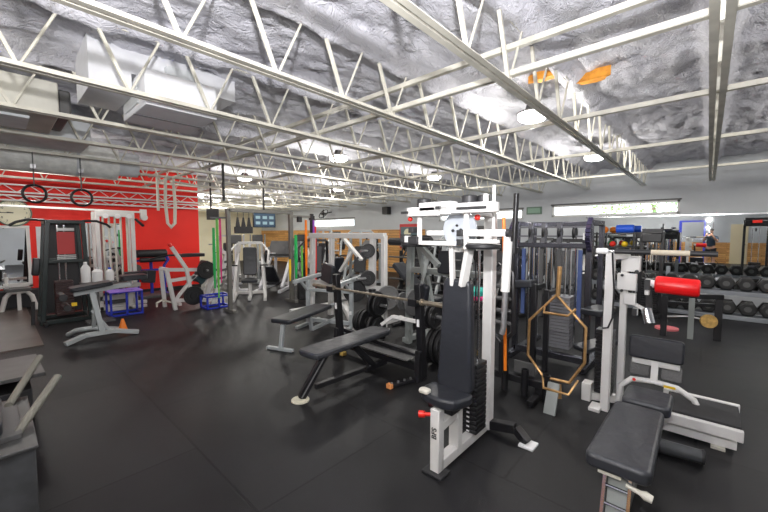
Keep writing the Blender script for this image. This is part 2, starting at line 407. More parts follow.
# ---------------------------------------------------------------- roof joists
ORD = ['first', 'second', 'third', 'fourth', 'fifth', 'sixth', 'seventh', 'eighth', 'ninth', 'tenth', 'eleventh', 'twelfth', 'thirteenth', 'fourteenth', 'fifteenth', 'sixteenth', 'seventeenth']
BZ, TZ = 2.72, 3.2
def joist(x, y0, y1, label):
    t = thing('roof_joist', (x, y0, BZ), label, 'roof truss')
    def chord(z, ya, yb, up):
        m = MB()
        for sgn in (-1, 1):
            m.bb(x + sgn * .010, x + sgn * .052, ya, yb, z - .003 if up > 0 else z + .037, z + .003 if up > 0 else z + .043)
            m.bb(x + sgn * .010, x + sgn * .015, ya, yb, z, z + .04)
        return m
    part('bottom_chord', chord(BZ, y0 + .35, y1 - .55, 1), JOIST, t)
    part('top_chord', chord(TZ, y0, y1, -1), JOIST, t)
    wb = MB(); p = .63; y = y0 + .35; k = 0
    while y < y1 - .5:
        wb.tube([(x, y, BZ + .02), (x - .0, y + p * .36, TZ + .02)], .0095 , 6)
        if y + p < y1 - .4: wb.bar((x, y + p * .66, TZ + .02), (x, y + p * .98, BZ + .02), .026, .022)
        y += p; k += 1
    wb.tube([(x, y1 - .58, BZ + .02), (x, y1 - .1, TZ + .02)], .01, 6)
    part('web', wb, JOIST, t)
    return t
for k in range(-3, 17):
    x = -1.17 * k
    y0 = RY0 + .05 if x > -11 else 4.15
    if k < -2: continue
    if k == 0: lab = 'cream steel roof truss seen nearly end on at the upper right of the photo'
    elif k > 0: lab = '%s cream roof truss to the left of the nearly vertical one' % ORD[k - 1]
    else: lab = '%s cream roof truss right of the nearly vertical one, seen in the mirror' % ORD[-k - 1]
    joist(x + (.005 if k == 0 else 0), y0, RY1 - .02, lab)
# bridging rods across the joists
for (y, z, nm) in ((2.72, 2.79, 'lower cream bridging bar crossing the trusses nearest the camera'), (2.86, 3.06, 'upper cream bridging bar crossing the trusses nearest the camera'),
                   (4.2, 2.79, 'cream bridging bar crossing the trusses in front of the first row of lamps'), (6.2, 2.79, 'cream bridging bar crossing the trusses between the two rows of lamps'), (8.8, 2.79, 'cream bridging bar crossing the trusses nearest the grey window wall')):
    m = MB(); x0 = -11 if y < 4.1 else -19.5
    m.bb(x0, 3.2, y - .022, y + .022, z - .003, z + .003); m.bb(x0, 3.2, y - .022, y - .016, z, z + .04)
    single('bridging_bar', m, JOIST, (0, y, z), nm, 'beam')
# lamps
lt = 0
def lamp(x, y, label, k=1):
    z = 2.98
    t = thing('ceiling_lamp', (x, y, z), label, 'lamp', 'round lamps hung between the roof trusses')
    m = MB(); m.lathe((x, y, z), (0, 0, 1), [(-.03, .06), (-.028, .13), (0, .165), (.05, .17), (.05, .16), (.02, .1)], 24); part('diffuser', m, LAMPG, t)
    part('housing', MB().lathe((x, y, z), (0, 0, 1), [(.05, .175), (.065, .18), (.075, .15), (.1, .09), (.16, .07), (.17, .02)], 24), DKGREY, t)
    point('lamp_light', (0, 0, -.11), LAMP_POWER * k, .13, (1, .965, .9)).parent = t
    return t
LN = {(0, 1): 'lit round ceiling lamp nearest the camera, above the white shoulder machine', (1, 1): 'lit round ceiling lamp over the white press frame', (2, 1): 'lit round ceiling lamp over the rig with resistance bands',
      (0, 2): 'lit round ceiling lamp above the long window', (1, 2): 'lit round ceiling lamp nearest the grey wall above the black speaker', (2, 2): 'small lit round ceiling lamp far behind the rig',
      (1, 0): 'ceiling lamp behind and left of the photographer', (0, 0): 'ceiling lamp above the camera, seen only in mirrors', (2, 0): 'ceiling lamp above the hanging black gym rings'}
for j, y in enumerate((1.3, 4.45, 7.6)):
    for i, x in enumerate((-1.63, -5.2, -8.9)):
        if j == 0 and i == 1: x = -4.1; y = -1.9
        if j == 0 and i == 2: x = -8.75; y = .62
        if j == 0 and i == 0: y = -.5
        lamp(x, y, LN[(i, j)])
lamp(-13.0, 7.4, 'small added ceiling lamp brightening the left recess', 2.4)  # added lamp, brightens the cream recess behind the rig
lamp(-15.8, 6.6, 'small added ceiling lamp brightening the far end of the cream recess', 3)  # another added lamp, lifts the dim far cream wall
lamp(1.7, 4.45, 'ceiling lamp out of frame on the right, seen in the mirror')
lamp(1.7, 7.6, 'ceiling lamp above the right end of the dumbbell racks')
lamp(-1.63, -1.9, 'ceiling lamp behind the photographer, seen in the mirror')
# orange foam patches
for (x, y, lab) in ((-1.35, 4.0, 'orange patch of exposed foam beside the nearest ceiling lamp'), (-.98, 4.3, 'small ragged orange foam patch right of the nearest ceiling lamp'), (-4.9, 3.95, 'orange foam patch beside the lamp over the white press frame')):
    m = MB(); pts = []
    for i in range(14):
        a = 2 * math.pi * i / 14; r = random.uniform(.55, 1)
        pts.append((x + .22 * r * math.cos(a), y + .08 * r * math.sin(a), foam_z(x, y) - .07))
    m.prism(pts, (0, 0, .1)); single('foam_patch', m, OFOAM, (x, y, foam_z(x, y) - .07), lab, 'foam patch')

# ducts
t = thing('rectangular_duct', (-5.25, -1, 2.82), 'cream sheet metal duct box with a dark open end at the upper left', 'duct')
part('casing', MB().bb(-5.68, -4.75, -3.9, .5, 2.74, 3.06), mat('beige_duct', (.55, .54, .48), .5, var=.2, vscale=3), t, .01)
part('end_cap', MB().bb(-5.62, -4.81, .5, .6, 2.77, 3.02), DKGREY, t, .02)
part('liner', MB().bb(-5.5, -4.95, -3.8, .3, 2.715, 2.74), DUCT, t)
t = thing('air_handler', (-4.1, 1.4, 2.84), 'pale grey boxy air diffuser hung between the roof trusses', 'air vent')
part('housing', MB().bb(-4.42, -3.66, .95, 1.56, 2.72, 3.03), PANELW, t, .008)
part('side_panel', MB().bb(-4.3, -3.85, .935, .95, 2.77, 2.98), DUCT, t)
part('duct_neck', MB().bb(-4.25, -3.9, 1.2, 1.45, 3.03, 3.2), DUCT, t)
part('seam', MB().bb(-4.06, -4.05, .95, 1.56, 2.715, 2.72), DKGREY, t)
single('ceiling_panel', MB().bb(-4.6, -3.98, .62, .93, 2.86, 3.3).bb(-4.6, -3.98, .93, 1.9, 3.06, 3.3), PANELW, (-4.1, .6, 2.9), 'smooth white boxed ceiling section beside the air diffuser', 'ceiling panel')
t = thing('round_duct', (-7.55, 0, 2.78), 'round foil wrapped insulated air duct running below the trusses at left', 'duct')
part('wrap', MB().lathe((-7.62, -3.8, 2.79), (0, 1, 0), [(0, .2), (0, .27), (5.3, .27), (5.3, .2)], 28), DUCTW, t)
part('end_collar', MB().lathe((-7.62, 1.5, 2.79), (0, 1, 0), [(0, .19), (0, .2), (.3, .2), (.3, .19)], 28), DUCT, t)
for y in (-1.5, -.2, .95): part('strap', MB().lathe((-7.62, y, 2.79), (0, 1, 0), [(0, .25), (0, .275), (.04, .275), (.04, .25)], 28), DUCT, t)
single('rectangular_duct', MB().bb(-6.95, -6.15, -3.9, .95, 2.78, 3.08), DUCT, (-6.5, -1, 2.78), 'plain galvanised duct between the round duct and the cream duct box', 'duct', bevel=.01)

# ================================================================ FOREGROUND: white shoulder machine
def weight_stack(name_root, x0, x1, y0, y1, z0, n, step, m=BLACK, root=None, top=None, rods=True):
    mb = MB()
    for i in range(n): mb.bb(x0, x1, y0, y1, z0 + i * step, z0 + i * step + step * .78)
    o = part('weight_stack', mb, m, root, .002, seg=1)
    lb = MB()
    for i in range(n): lb.bb(x0 + (x1 - x0) * .55, x0 + (x1 - x0) * .68, y0 - .003, y0, z0 + i * step + step * .22, z0 + i * step + step * .55)
    part('plate_labels', lb, PAPER, o)
    if rods:
        r = MB(); xm = (x0 + x1) / 2; ym = (y0 + y1) / 2; dx = (x1 - x0) * .28
        for s in (-1, 1): r.cyl((xm + s * dx, ym, .06), (xm + s * dx, ym, top), .010, 10)
        part('guide_rods', r, CHROME, root)
    return o
X = -1.28
t = thing('shoulder_machine', (X, 2.3, 0), 'tall white shoulder press machine with black back pad and weight stack in the foreground', 'exercise machine')
fr = MB()
fr.bb(X - .035, X + .035, 1.90, 1.965, .01, .44)                       # front post
fr.bar((X, 1.94, .05), (X, 2.66, .05), .07, .07)
fr.bar((X, 1.96, .31), (X, 2.14, .33), .06, .06)
fr.bb(X - .04, X + .04, 2.14, 2.20, .05, .52)
part('base_frame', fr, WHITE, t, .006)
col = MB(); col.bb(X - .028, X + .05, 2.60, 2.68, 0.02, 1.52)
part('column', col, WHITE, t, .008)
part('front_foot', MB().bb(X - .075, X + .075, 1.865, 1.985, 0, .018), BLACKP, t, .004)
hang = MB(); hang.bar((X + .01, 2.62, 1.5), (X + .01, 2.12, 1.5), .06, .06); hang.bar((X + .13, 2.1, 1.52), (X + .07, 2.12, 1.24), .06, .035); hang.bar((X - .01, 2.1, 1.55), (X - .02, 2.14, 1.22), .032, .036)
part('pad_hanger', hang, WHITE, t, .006)
m = MB(); m.pad((X + .015, 2.145, .895), (0, .03, 1), (1, 0, 0), .78, .275, .07, .045, taper=.76)
part('back_pad', m, VINYL, t, .02, seg=3)
m = MB(); m.prism([(X - .17, 2.02, .455), (X - .13, 1.93, .455), (X - .05, 1.9, .455), (X + .05, 1.9, .455), (X + .13, 1.93, .455), (X + .17, 2.05, .455), (X + .16, 2.12, .455), (X - .16, 2.12, .455)], (0, 0, .07))
part('seat', m, VINYL, t, .02, seg=3)
part('seat_patch', MB().pad((X - .1, 1.93, .53), (1, 0, 0), (0, 1, 0), .08, .06, .03, .02), CREAM, t, .01, label='pale cloth lying over the seat nose')
part('seat_bracket', MB().bb(X - .1, X + .09, 1.97, 2.08, .40, .455), BLACK, t, .004)
part('adjusting_knob', MB().lathe((X - .04, 1.93, .385), (-.7, -.3, -.1), [(0, .012), (.05, .014), (.05, .022), (.09, .024)], 12), REDP, t)
weight_stack('s', X - .115, X + .06, 2.36, 2.52, .09, 15, .036, BLACK, t, 1.5)
part('selector_pin', MB().lathe((X + .0, 2.36, .66), (0, -1, 0), [(0, .016), (.05, .02)], 12), YEL, t)
lg = MB(); lg.bar((X + .04, 2.64, .06), (X + .24, 2.66, .09), .07, .07); lg.bar((X + .24, 2.66, .09), (X + .34, 2.64, .02), .065, .06)
part('rear_leg', lg, BLACK, t, .006)
part('rubber_foot', MB().bb(X + .29, X + .40, 2.58, 2.70, 0, .02), PAPER, t, .004)
lg = MB(); lg.bar((X - .04, 2.66, .05), (X - .16, 2.7, .05), .06, .05); part('rear_leg', lg, BLACK, t, .006)
# head: long shallow white beam with rounded cams, pivots, shield
hb = MB()
for (dx0, dx1, z) in ((-.335, -.02, 1.715), (.02, .34, 1.725)):
    pts = []
    for k in range(9):
        a = R(90 + k * 22.5); pts.append((X + dx0 + .05 + .05 * math.cos(a), 2.0 + .07 * math.sin(a) + .05, z))
    for k in range(9):
        a = R(-90 + k * 22.5); pts.append((X + dx1 - .05 + .05 * math.cos(a), 2.0 + .07 * math.sin(a) + .05, z))
    hb.prism(pts, (0, 0, .062)); hb.bb(X + dx0 + .08, X + dx1 - .04, 1.99, 2.1, z + .01, z + .055)
hb.bb(X - .03, X + .05, 1.98, 2.66, 1.72, 1.78); hb.bb(X - .2, X + .06, 1.98, 2.06, 1.745, 1.805); hb.bb(X - .028, X + .05, 2.6, 2.68, 1.5, 1.75)
part('head_beam', hb, WHITE, t, .006)
cam_ = MB()
for dx in (-.24, .12): cam_.lathe((X + dx, 2.1, 1.785), (0, 0, 1), [(0, .052), (.055, .052), (.06, .04)], 20)
cam_.cyl((X + .2, 2.14, 1.79), (X + .2, 2.14, 1.84), .04); part('pivot_cap', cam_, BLACKP, t, .004)
part('pivot_pin', MB().cyl((X + .255, 2.06, 1.79), (X + .255, 2.06, 1.84), .016).cyl((X + .27, 2.14, 1.6), (X + .27, 2.14, 1.90), .010), WHITE, t)
part('bolt_plate', MB().bb(X + .1, X + .3, 1.97, 1.982, 1.745, 1.762).bb(X - .35, X - .29, 1.97, 1.982, 1.735, 1.752).bb(X - .055, X - .02, 1.965, 1.982, 1.755, 1.775), BLACKP, t)
part('shield', MB().lathe((X + .045, 2.12, 1.625), (0, -1, 0), [(0, .125), (.015, .125)], 40), SHIELD, t)
part('shield_bolts', MB().cyl((X + .0, 2.105, 1.615), (X + .0, 2.095, 1.615), .01).cyl((X + .06, 2.105, 1.62), (X + .06, 2.095, 1.62), .01).cyl((X + .03, 2.105, 1.65), (X + .03, 2.095, 1.65), .008), BLACKP, t)
dr = MB(); dr.cyl((X - .235, 2.04, 1.72), (X - .235, 2.04, 1.52), .018); dr.cyl((X + .14, 2.03, 1.73), (X + .14, 2.03, 1.5), .018)
part('drop_tube', dr, WHITE, t)
# right arm, spread to the side
ar = MB(); ar.path([(X + .12, 2.03, 1.60), (X + .40, 2.05, 1.60)], .04, .042); ar.bb(X + .16, X + .36, 2.0, 2.05, 1.535, 1.56); ar.bar((X + .40, 2.05, 1.62), (X + .40, 2.05, 1.54), .035, .035)
a = part('press_arm', ar, WHITE, t, .008)
part('arm_pad', MB().lathe((X + .23, 2.08, 1.50), (0, 0, 1), [(0, .10), (.012, .11), (.028, .11), (.033, .1)], 28), BLACKP, a)
part('foam_roller', MB().tube([(X + .405, 2.05, 1.55), (X + .395, 2.05, 1.25)], .026, 16), mat('pale_foam', (.62, .62, .6), .6), a)
part('arm_grip', MB().tube([(X + .395, 2.05, 1.25), (X + .39, 2.05, 1.03), (X + .38, 2.05, .99)], .017, 12), STEEL, a)
part('end_cap', MB().cyl((X + .405, 2.03, 1.60), (X + .425, 2.03, 1.60), .024), BLACKP, a)
# left arm, folded back
ar = MB(); ar.bar((X + .1, 2.04, 1.53), (X - .22, 2.05, 1.53), .04, .03); ar.bar((X + .02, 2.2, 1.60), (X - .2, 2.08, 1.60), .035, .035); ar.bb(X - .36, X - .33, 2.02, 2.06, 1.53, 1.58)
a = part('press_arm', ar, WHITE, t, .006)
part('arm_pad', MB().lathe((X - .33, 2.12, 1.50), (0, 0, 1), [(0, .10), (.012, .11), (.028, .11), (.033, .1)], 28), BLACKP, a)
part('hinge_block', MB().bb(X - .40, X - .36, 2.02, 2.1, 1.53, 1.59).bb(X - .31, X - .23, 2.0, 2.07, 1.52, 1.575).bb(X - .3, X - .26, 1.99, 2.06, 1.6, 1.64).bb(X + .09, X + .13, 1.99, 2.06, 1.52, 1.56).bb(X + .09, X + .13, 1.99, 2.06, 1.58, 1.62), BLACKP, a, .004)
part('stop_knob', MB().sph((X - .32, 2.04, 1.70), .018).sph((X + .18, 2.1, 1.70), .02), REDP, t)
part('cable', MB().tube([(X + .06, 2.3, 1.5), (X + .02, 2.4, 1.2), (X - .02, 2.44, .7)], .006, 6), BLACKP, t)
text('lettering', 'BFS', .052, BLACKP, t, (X, 1.8985, .28), (0, 0, 1), (-1, 0, 0), .001, True)

# leaning orange bar behind the column
single('orange_band', MB().tube([(X + .09, 2.70, 1.72), (X + .10, 2.72, 1.2), (X + .12, 2.72, .5)], [.013, .015, .013], 8), ORANGE, (X + .13, 2.78, .5), 'orange rubber band hanging behind the white shoulder machine column', 'resistance band')

# ================================================================ olympic bench with barbell
def iron_plate(mb, c, axis, r, th=.035):
    return mb.lathe(c, axis, [(0, .028), (0, r * .35), (th * .25, r * .38), (th * .25, r * .84), (0, r * .88), (0, r * .97), (th * .15, r), (th * .85, r), (th, r * .97), (th, r * .88), (th * .75, r * .84), (th * .75, r * .38), (th, r * .35), (th, .028)], 32)
def disc_plate(name, mat_, x, y, z, r, th, label, group, axis=(1, 0, 0)):
    return single(name, iron_plate(MB(), (x, y, z), axis, r, th), mat_, (x, y, z), label, 'weight plate', group)
bx = -2.76
t = thing('bench_press', (bx, 2.5, 0), 'black flat bench press station with upright racks and white spotter arm', 'weight bench')
m = MB().pad((bx - .02, 2.50, .455), (-.06, 1, 0), (1, 0, 0), 1.14, .29, .06, .06); part('bench_pad', m, VINYL2, t, .018, seg=3)
m = MB().bar((bx, 2.08, .41), (bx - .02, 3.0, .41), .07, .05).bar((bx, 2.7, .09), (bx, 3.06, .09), .06, .06).bar((bx - .02, 2.06, .1), (bx, 3.0, .09), .05, .05).bar((bx, 2.55, .4), (bx, 2.85, .1), .06, .06)
part('bench_frame', m, BLACK, t, .005)
m = MB().bar((bx + .03, 2.14, .42), (bx - .06, 1.92, .02), .06, .07); lg = part('front_leg', m, BLACK, t, .005)
part('leg_stripe', MB().bar((bx + .065, 2.11, .40), (bx - .02, 1.90, .04), .005, .012), STEEL, lg)
part('foot_ring', MB().lathe((bx - .06, 1.91, 0), (0, 0, 1), [(0, .085), (.012, .085), (.012, .06), (.02, .055)], 24), mat('worn_cream', (.6, .57, .45), .6), lg)
for sx, nm in ((-3.6, 'far'), (-2.25, 'near')):
    u = MB(); u.bar((sx, 3.1, .02), (sx, 3.02, 1.06), .075, .075)
    u.prism([(sx - .03, 3.14, .0), (sx - .03, 2.98, .0), (sx - .03, 3.0, .34), (sx - .03, 3.1, .34)], (.06, 0, 0))
    up = part('upright', u, BLACK, t, .005)
    part('bar_hook', MB().bb(sx - .05, sx + .05, 2.90, 3.04, .84, .865).bb(sx - .05, sx + .05, 2.895, 2.915, .84, .91), BLACK, up)
    part('safety_label', MB().bb(sx - .015, sx + .015, 3.008, 3.016, .60, .68), PAPER, up)
part('cross_beam', MB().bar((-3.6, 3.1, .12), (-2.25, 3.1, .12), .07, .07).bar((-3.6, 3.14, .3), (-2.25, 3.14, .22), .05, .05), BLACK, t, .004)
part('deck_plate', MB().bb(-3.1, -2.35, 2.95, 3.3, .215, .225), DKGREY, t)
m = MB().bar((-2.25, 3.1, .03), (-2.36, 2.70, .02), .05, .035); h = part('floor_foot', m, BLACK, t, .004)
b = MB()
for k in range(5): b.cyl((-2.27 - k * .02, 3.02 - k * .08, .035), (-2.27 - k * .02, 3.02 - k * .08, .06), .012, 8)
part('foot_bolts', b, STEEL, h)
part('foot_tip', MB().bb(-2.39, -2.33, 2.66, 2.70, .005, .05), mat('tape_orange', (.75, .3, .1), .6), h)
part('spotter_arm', MB().path([(-2.28, 3.06, .64), (-2.66, 3.08, .635), (-2.86, 3.1, .50)], .03, .04), WHITE, t, .004)
part('yellow_foot', MB().bb(-3.75, -3.66, 2.86, 2.98, 0, .04).bb(-3.5, -3.44, 2.98, 3.06, 0, .05), mat('tan_wedge', (.6, .4, .1), .6), t, .01)
t = thing('barbell', (-2.85, 2.95, .885), 'long worn steel barbell resting across the black bench uprights', 'barbell')
part('shaft', MB().cyl((-3.55, 2.955, .885), (-2.2, 2.955, .885), .0145, 12), RUST, t)
for s in (-1, 1):
    x0 = -2.87 + s * .70; sl = part('sleeve', MB().lathe((x0, 2.955, .885), (s, 0, 0), [(0, .036), (.025, .036), (.025, .025), (.43, .025)], 16), RUST, t)
# steel A-frame machine with plates on its pegs behind the bench
gx, gy = -3.0, 3.85
t = thing('leverage_machine', (gx, gy, 0), 'grey steel plate loaded row machine behind the barbell', 'exercise machine')
m = MB().bar((-3.16, 4.0, 0), (-3.12, 4.0, 1.5), .085, .085).bar((-2.62, 4.0, .02), (-2.98, 4.0, 1.48), .075, .085).bar((-3.14, 4.0, 1.49), (-2.55, 4.0, 1.47), .085, .085).bar((-3.1, 4.0, 1.08), (-2.0, 4.02, 1.08), .07, .08)
m.bar((-3.2, 3.95, .05), (-3.2, 4.6, .05), .08, .07).bar((-2.6, 3.5, .05), (-2.6, 4.6, .05), .08, .07).bar((-3.2, 4.3, .05), (-2.6, 4.3, .05), .07, .06).bar((-2.6, 3.6, .06), (-2.62, 3.9, .62), .07, .07)
part('frame', m, GREY, t, .008)
part('arm', MB().bar((-2.95, 3.95, 1.45), (-2.55, 3.85, 1.18), .06, .07).bar((-2.75, 3.9, 1.3), (-2.85, 3.85, .75), .05, .05), GREY, t, .006)
part('roller_pads', MB().cyl((-3.3, 3.75, 1.48), (-2.95, 3.75, 1.48), .05).cyl((-2.9, 3.75, 1.5), (-2.6, 3.75, 1.5), .05), BLACKP, t, .006)
part('knee_pad', MB().pad((-2.5, 3.95, 1.22), (0, .1, 1), (1, 0, 0), .3, .22, .08, .03).pad((-2.75, 3.8, .78), (.3, -.2, 1), (1, 0, 0), .3, .12, .08, .03), VINYL, t, .012)
part('peg', MB().cyl((-2.62, 3.6, .58), (-2.2, 3.6, .58), .025).cyl((-2.62, 3.62, .24), (-2.1, 3.62, .24), .025).cyl((-2.95, 3.95, .62), (-3.35, 3.95, .62), .025), STEEL, t)
G = 'iron plates loaded around the bench press'
for (x, y, z, r, th, lab, mm) in ((-2.52, 3.6, .57, .15, .04, 'worn black iron plate on the upper peg behind the near upright', IRON), (-2.44, 3.6, .57, .15, .04, 'outer black iron plate on the upper peg beside the shoulder machine pad', IRON),
        (-2.46, 3.62, .23, .22, .045, 'large black bumper plate low behind the near upright', IRON), (-2.39, 3.62, .23, .22, .045, 'second large black plate on the low peg behind the near upright', IRON), (-2.32, 3.62, .23, .22, .045, 'outermost large black plate on the low peg, nearest the shoulder machine', IRON),
        (-3.05, 3.95, .62, .19, .035, 'grey iron plate with cut-out holes on the grey machine post', IRONG), (-3.24, 3.95, .62, .13, .03, 'small pale plate hung beside the grey machine post', IRONG)):
    disc_plate('weight_plate', mm, x, y, z, r, th, lab, G)
# plate tree between the uprights
px_, py_ = -3.62, 3.72
t = thing('plate_tree', (px_, py_, 0), 'low black plate tree standing between the bench uprights', 'plate rack')
part('post', MB().bb(px_ - .04, px_ + .04, py_ - .04, py_ + .04, 0.02, .78), BLACK, t, .004)
part('base', MB().bb(px_ - .25, px_ + .2, py_ - .04, py_ + .04, 0, .05).bb(px_ - .04, px_ + .04, py_ - .25, py_ + .25, 0, .05), BLACK, t, .004)
part('pegs', MB().cyl((px_, py_, .56), (px_ + .3, py_, .56), .022).cyl((px_, py_ - .02, .24), (px_ + .35, py_ - .02, .24), .022).cyl((px_ - .35, py_, .27), (px_, py_, .27), .022), STEEL, t)
for (dx, dy, z, r, th, lab) in ((.06, 0, .56, .19, .045, 'black iron plate on the top peg of the plate tree, its inner one'), (.13, 0, .56, .155, .04, 'ribbed black iron plate facing out on the top peg of the plate tree'),
        (.06, -.02, .24, .18, .045, 'inner black plate on the low right peg of the plate tree'), (.13, -.02, .24, .14, .04, 'small black plate outermost on the low right peg of the plate tree'),
        (-.12, 0, .27, .19, .045, 'black plate nearest the post on the low left peg of the plate tree'), (-.19, 0, .27, .19, .045, 'middle black plate on the low left peg of the plate tree'), (-.26, 0, .27, .17, .045, 'outermost black plate on the low left peg of the plate tree')):
    disc_plate('weight_plate', IRON, px_ + dx, py_ + dy, z, r, th, lab, 'iron plates on the plate tree')

# ================================================================ second bench with silver frame
t = thing('flat_bench', (-4.45, 3.1, 0), 'black padded bench on a silver frame left of the bench press station', 'weight bench')
m = MB().pad((0, 0, .4), (0, 1, 0), (1, 0, 0), 1.15, .34, .06, .05)
ang = math.atan2(.42, 1.1)
def b2(p): # local to world for the second bench
    x, y, z = p; c, s = math.cos(ang), math.sin(ang); return V((-4.45 + x * c - y * s, 3.1 + x * s + y * c, z))
def loc2(mb): mb.v = [b2(p) for p in mb.v]; return mb
part('bench_pad', loc2(m), VINYL, t, .018, seg=3)
m = MB().bar((0, -.5, .35), (0, 1.0, .35), .06, .05).bar((0, -.5, .34), (0, -.56, .02), .05, .05).bar((-.22, -.56, .02), (.2, -.56, .02), .05, .04).bar((0, .2, .1), (0, 1.0, .1), .05, .05).bar((0, .2, .1), (0, .15, .34), .05, .05)
part('bench_frame', loc2(m), SILVER, t, .005)
m = MB()
for s in (-.42, .42): m.bar((s, .75, 0), (s, .75, .84), .06, .06).bar((s, .4, .03), (s, 1.1, .03), .06, .05).bar((s, .35, .80), (s, 1.15, .84), .06, .06).bar((s, .5, .82), (s, .75, .6), .04, .04)
m.bar((-.42, .75, .1), (.42, .75, .1), .06, .06).bar((-.42, .75, .62), (.42, .75, .62), .05, .05)
part('rack_frame', loc2(m), SILVER, t, .005)
part('paper_tag', loc2(MB().bb(.40, .44, .71, .718, .25, .31)), PAPER, t)
# ================================================================ white press frame with plates
wy = 4.4
t = thing('press_frame', (-5.0, wy, 0), 'big white rectangular press frame before the wood panelled wall', 'exercise machine')
m = MB()
for x in (-6.02, -5.42, -4.26, -4.0): m.bar((x, wy, .0), (x + (.06 if x < -5 else 0), wy, 1.56), .085, .085)
m.bar((-6.05, wy, 1.55), (-3.98, wy, 1.55), .09, .10)
m.bar((-6.1, wy, .6), (-4.0, wy, .66), .07, .08).bar((-6.05, wy - .5, .05), (-6.05, wy + .6, .05), .08, .08).bar((-4.1, wy - .6, .05), (-4.1, wy + .6, .05), .08, .08)
m.bar((-5.1, wy, .7), (-4.6, wy - .25, .1), .07, .07).bar((-5.0, wy - .25, .62), (-4.45, wy - .35, .12), .07, .07)
part('frame', m, WHITE, t, .008)
part('press_arm', MB().bar((-5.25, wy + .2, 1.5), (-4.75, wy + .2, 1.1), .08, .05).bar((-5.0, wy + .2, 1.25), (-5.3, wy + .15, .85), .07, .05).bar((-5.6, wy - .1, .68), (-4.9, wy - .2, .68), .08, .06), WHITE, t, .006)
part('seat', MB().pad((-5.25, wy - .2, .85), (.15, .1, 1), (1, -.2, 0), .34, .40, .08, .04), VINYL, t, .015)
part('back_rest', MB().pad((-5.5, wy + .25, .9), (.25, 0, 1), (0, 1, 0), .45, .25, .07, .04), VINYL, t, .015)
part('peg', MB().cyl((-4.26, wy - .02, 1.3), (-4.26, wy - .3, 1.3), .022).cyl((-4.24, wy - .02, .84), (-4.24, wy - .4, .84), .022).cyl((-4.7, wy - .02, .42), (-4.7, wy - .4, .42), .022).cyl((-4.02, wy - .02, .55), (-3.72, wy - .16, .55), .02), STEEL, t)
part('cap_bolts', MB().cyl((-4.8, wy + .17, 1.14), (-4.8, wy + .15, 1.14), .02).cyl((-4.36, wy - .045, 1.5), (-4.36, wy - .06, 1.5), .015), BLACKP, t)
G = 'plates on the white press frame'
disc_plate('weight_plate', IRON, -4.26, wy - .12, 1.3, .12, .03, 'small black plate high on the right post of the white press frame', G, (.7, -.6, 0))
disc_plate('weight_plate', IRON, -4.24, wy - .15, .84, .13, .05, 'thick black plate halfway up the right post of the white press frame', G, (.8, -.6, 0))
disc_plate('weight_plate', IRON, -4.52, wy - .2, .60, .2, .04, 'large black plate low on the white press frame', G, (.8, -.6, 0))
disc_plate('weight_plate', IRONG, -3.82, wy - .12, .55, .2, .03, 'pale grey plate leaning on the right post of the white press frame', G, (.9, -.4, 0))
# black incline bench right of it
t = thing('incline_bench', (-3.65, 4.75, 0), 'black incline bench between the white press frame and the grey machine', 'weight bench')
part('back_pad', MB().pad((-3.72, 4.75, .82), (-.75, 0, .66), (0, 1, 0), .75, .3, .07, .04), VINYL, t, .015)
part('seat_pad', MB().pad((-3.28, 4.75, .52), (1, 0, .1), (0, 1, 0), .34, .3, .07, .04), VINYL, t, .015)
part('frame', MB().bar((-3.9, 4.75, .05), (-3.1, 4.75, .05), .07, .06).bar((-3.6, 4.75, .05), (-3.8, 4.75, .8), .06, .06).bar((-3.3, 4.75, .05), (-3.3, 4.75, .48), .06, .06).bar((-3.9, 4.5, .03), (-3.9, 5.0, .03), .06, .05).bar((-3.1, 4.5, .03), (-3.1, 5.0, .03), .06, .05), BLACK, t, .005)
t = thing('bar_rack', (-3.9, 6.2, 0), 'black wall of horizontal bars on a stand behind the incline bench', 'rack')
m = MB()
for x in (-5.2, -3.9): m.bar((x, 6.3, 0), (x, 6.3, 1.2), .06, .06).bar((x, 6.0, .03), (x, 6.6, .03), .06, .05)
part('stand', m, BLACK, t, .004)
m = MB()
for z in (.3, .55, .8, 1.05): m.cyl((-5.5, 6.22, z), (-3.6, 6.22, z), .02, 8)
part('bars', m, DKGREY, t)

# ================================================================ hex bar, storage rack and cable jungle
hx, hy = -.975, 3.42
t = thing('hex_trap_bar', (hx, hy, .05), 'gold hexagonal trap bar hanging upright in front of the black cable station', 'trap bar')
Z0, Z1 = .22, 1.0
hexp = [(hx - .02, hy, Z1 + .04), (hx - .255, hy, .77), (hx - .262, hy, .43), (hx - .11, hy, Z0 + .03), (hx + .11, hy, Z0 + .04), (hx + .225, hy, .47), (hx + .225, hy, .78)]
part('frame', MB().tube(hexp, .0125, 10, True), BRASS, t)
part('sleeve', MB().tube([(hx - .01, hy, 1.04), (hx + .0, hy, 1.30)], .019, 14), BRASS, t)
part('sleeve', MB().tube([(hx + .02, hy, .22), (hx + .03, hy - .02, .10)], .025, 14), BRASS, t)
part('handle', MB().tube([(hx - .12, hy, .93), (hx - .1, hy - .08, .88), (hx + .1, hy - .08, .88), (hx + .14, hy, .93)], .010, 8), BRASS, t)
part('handle', MB().tube([(hx - .12, hy, .27), (hx - .08, hy - .1, .19), (hx + .13, hy - .1, .19), (hx + .18, hy, .30)], .010, 8), BRASS, t)
single('grip_plank', MB().pad((hx + .0, hy - .12, .12), (.0, .45, 1), (1, 0, 0), .28, .10, .02, .01), GREY, (hx, hy - .2, 0), 'grey metal foot plank leaning on the floor under the gold trap bar', 'foot plate', bevel=.003)
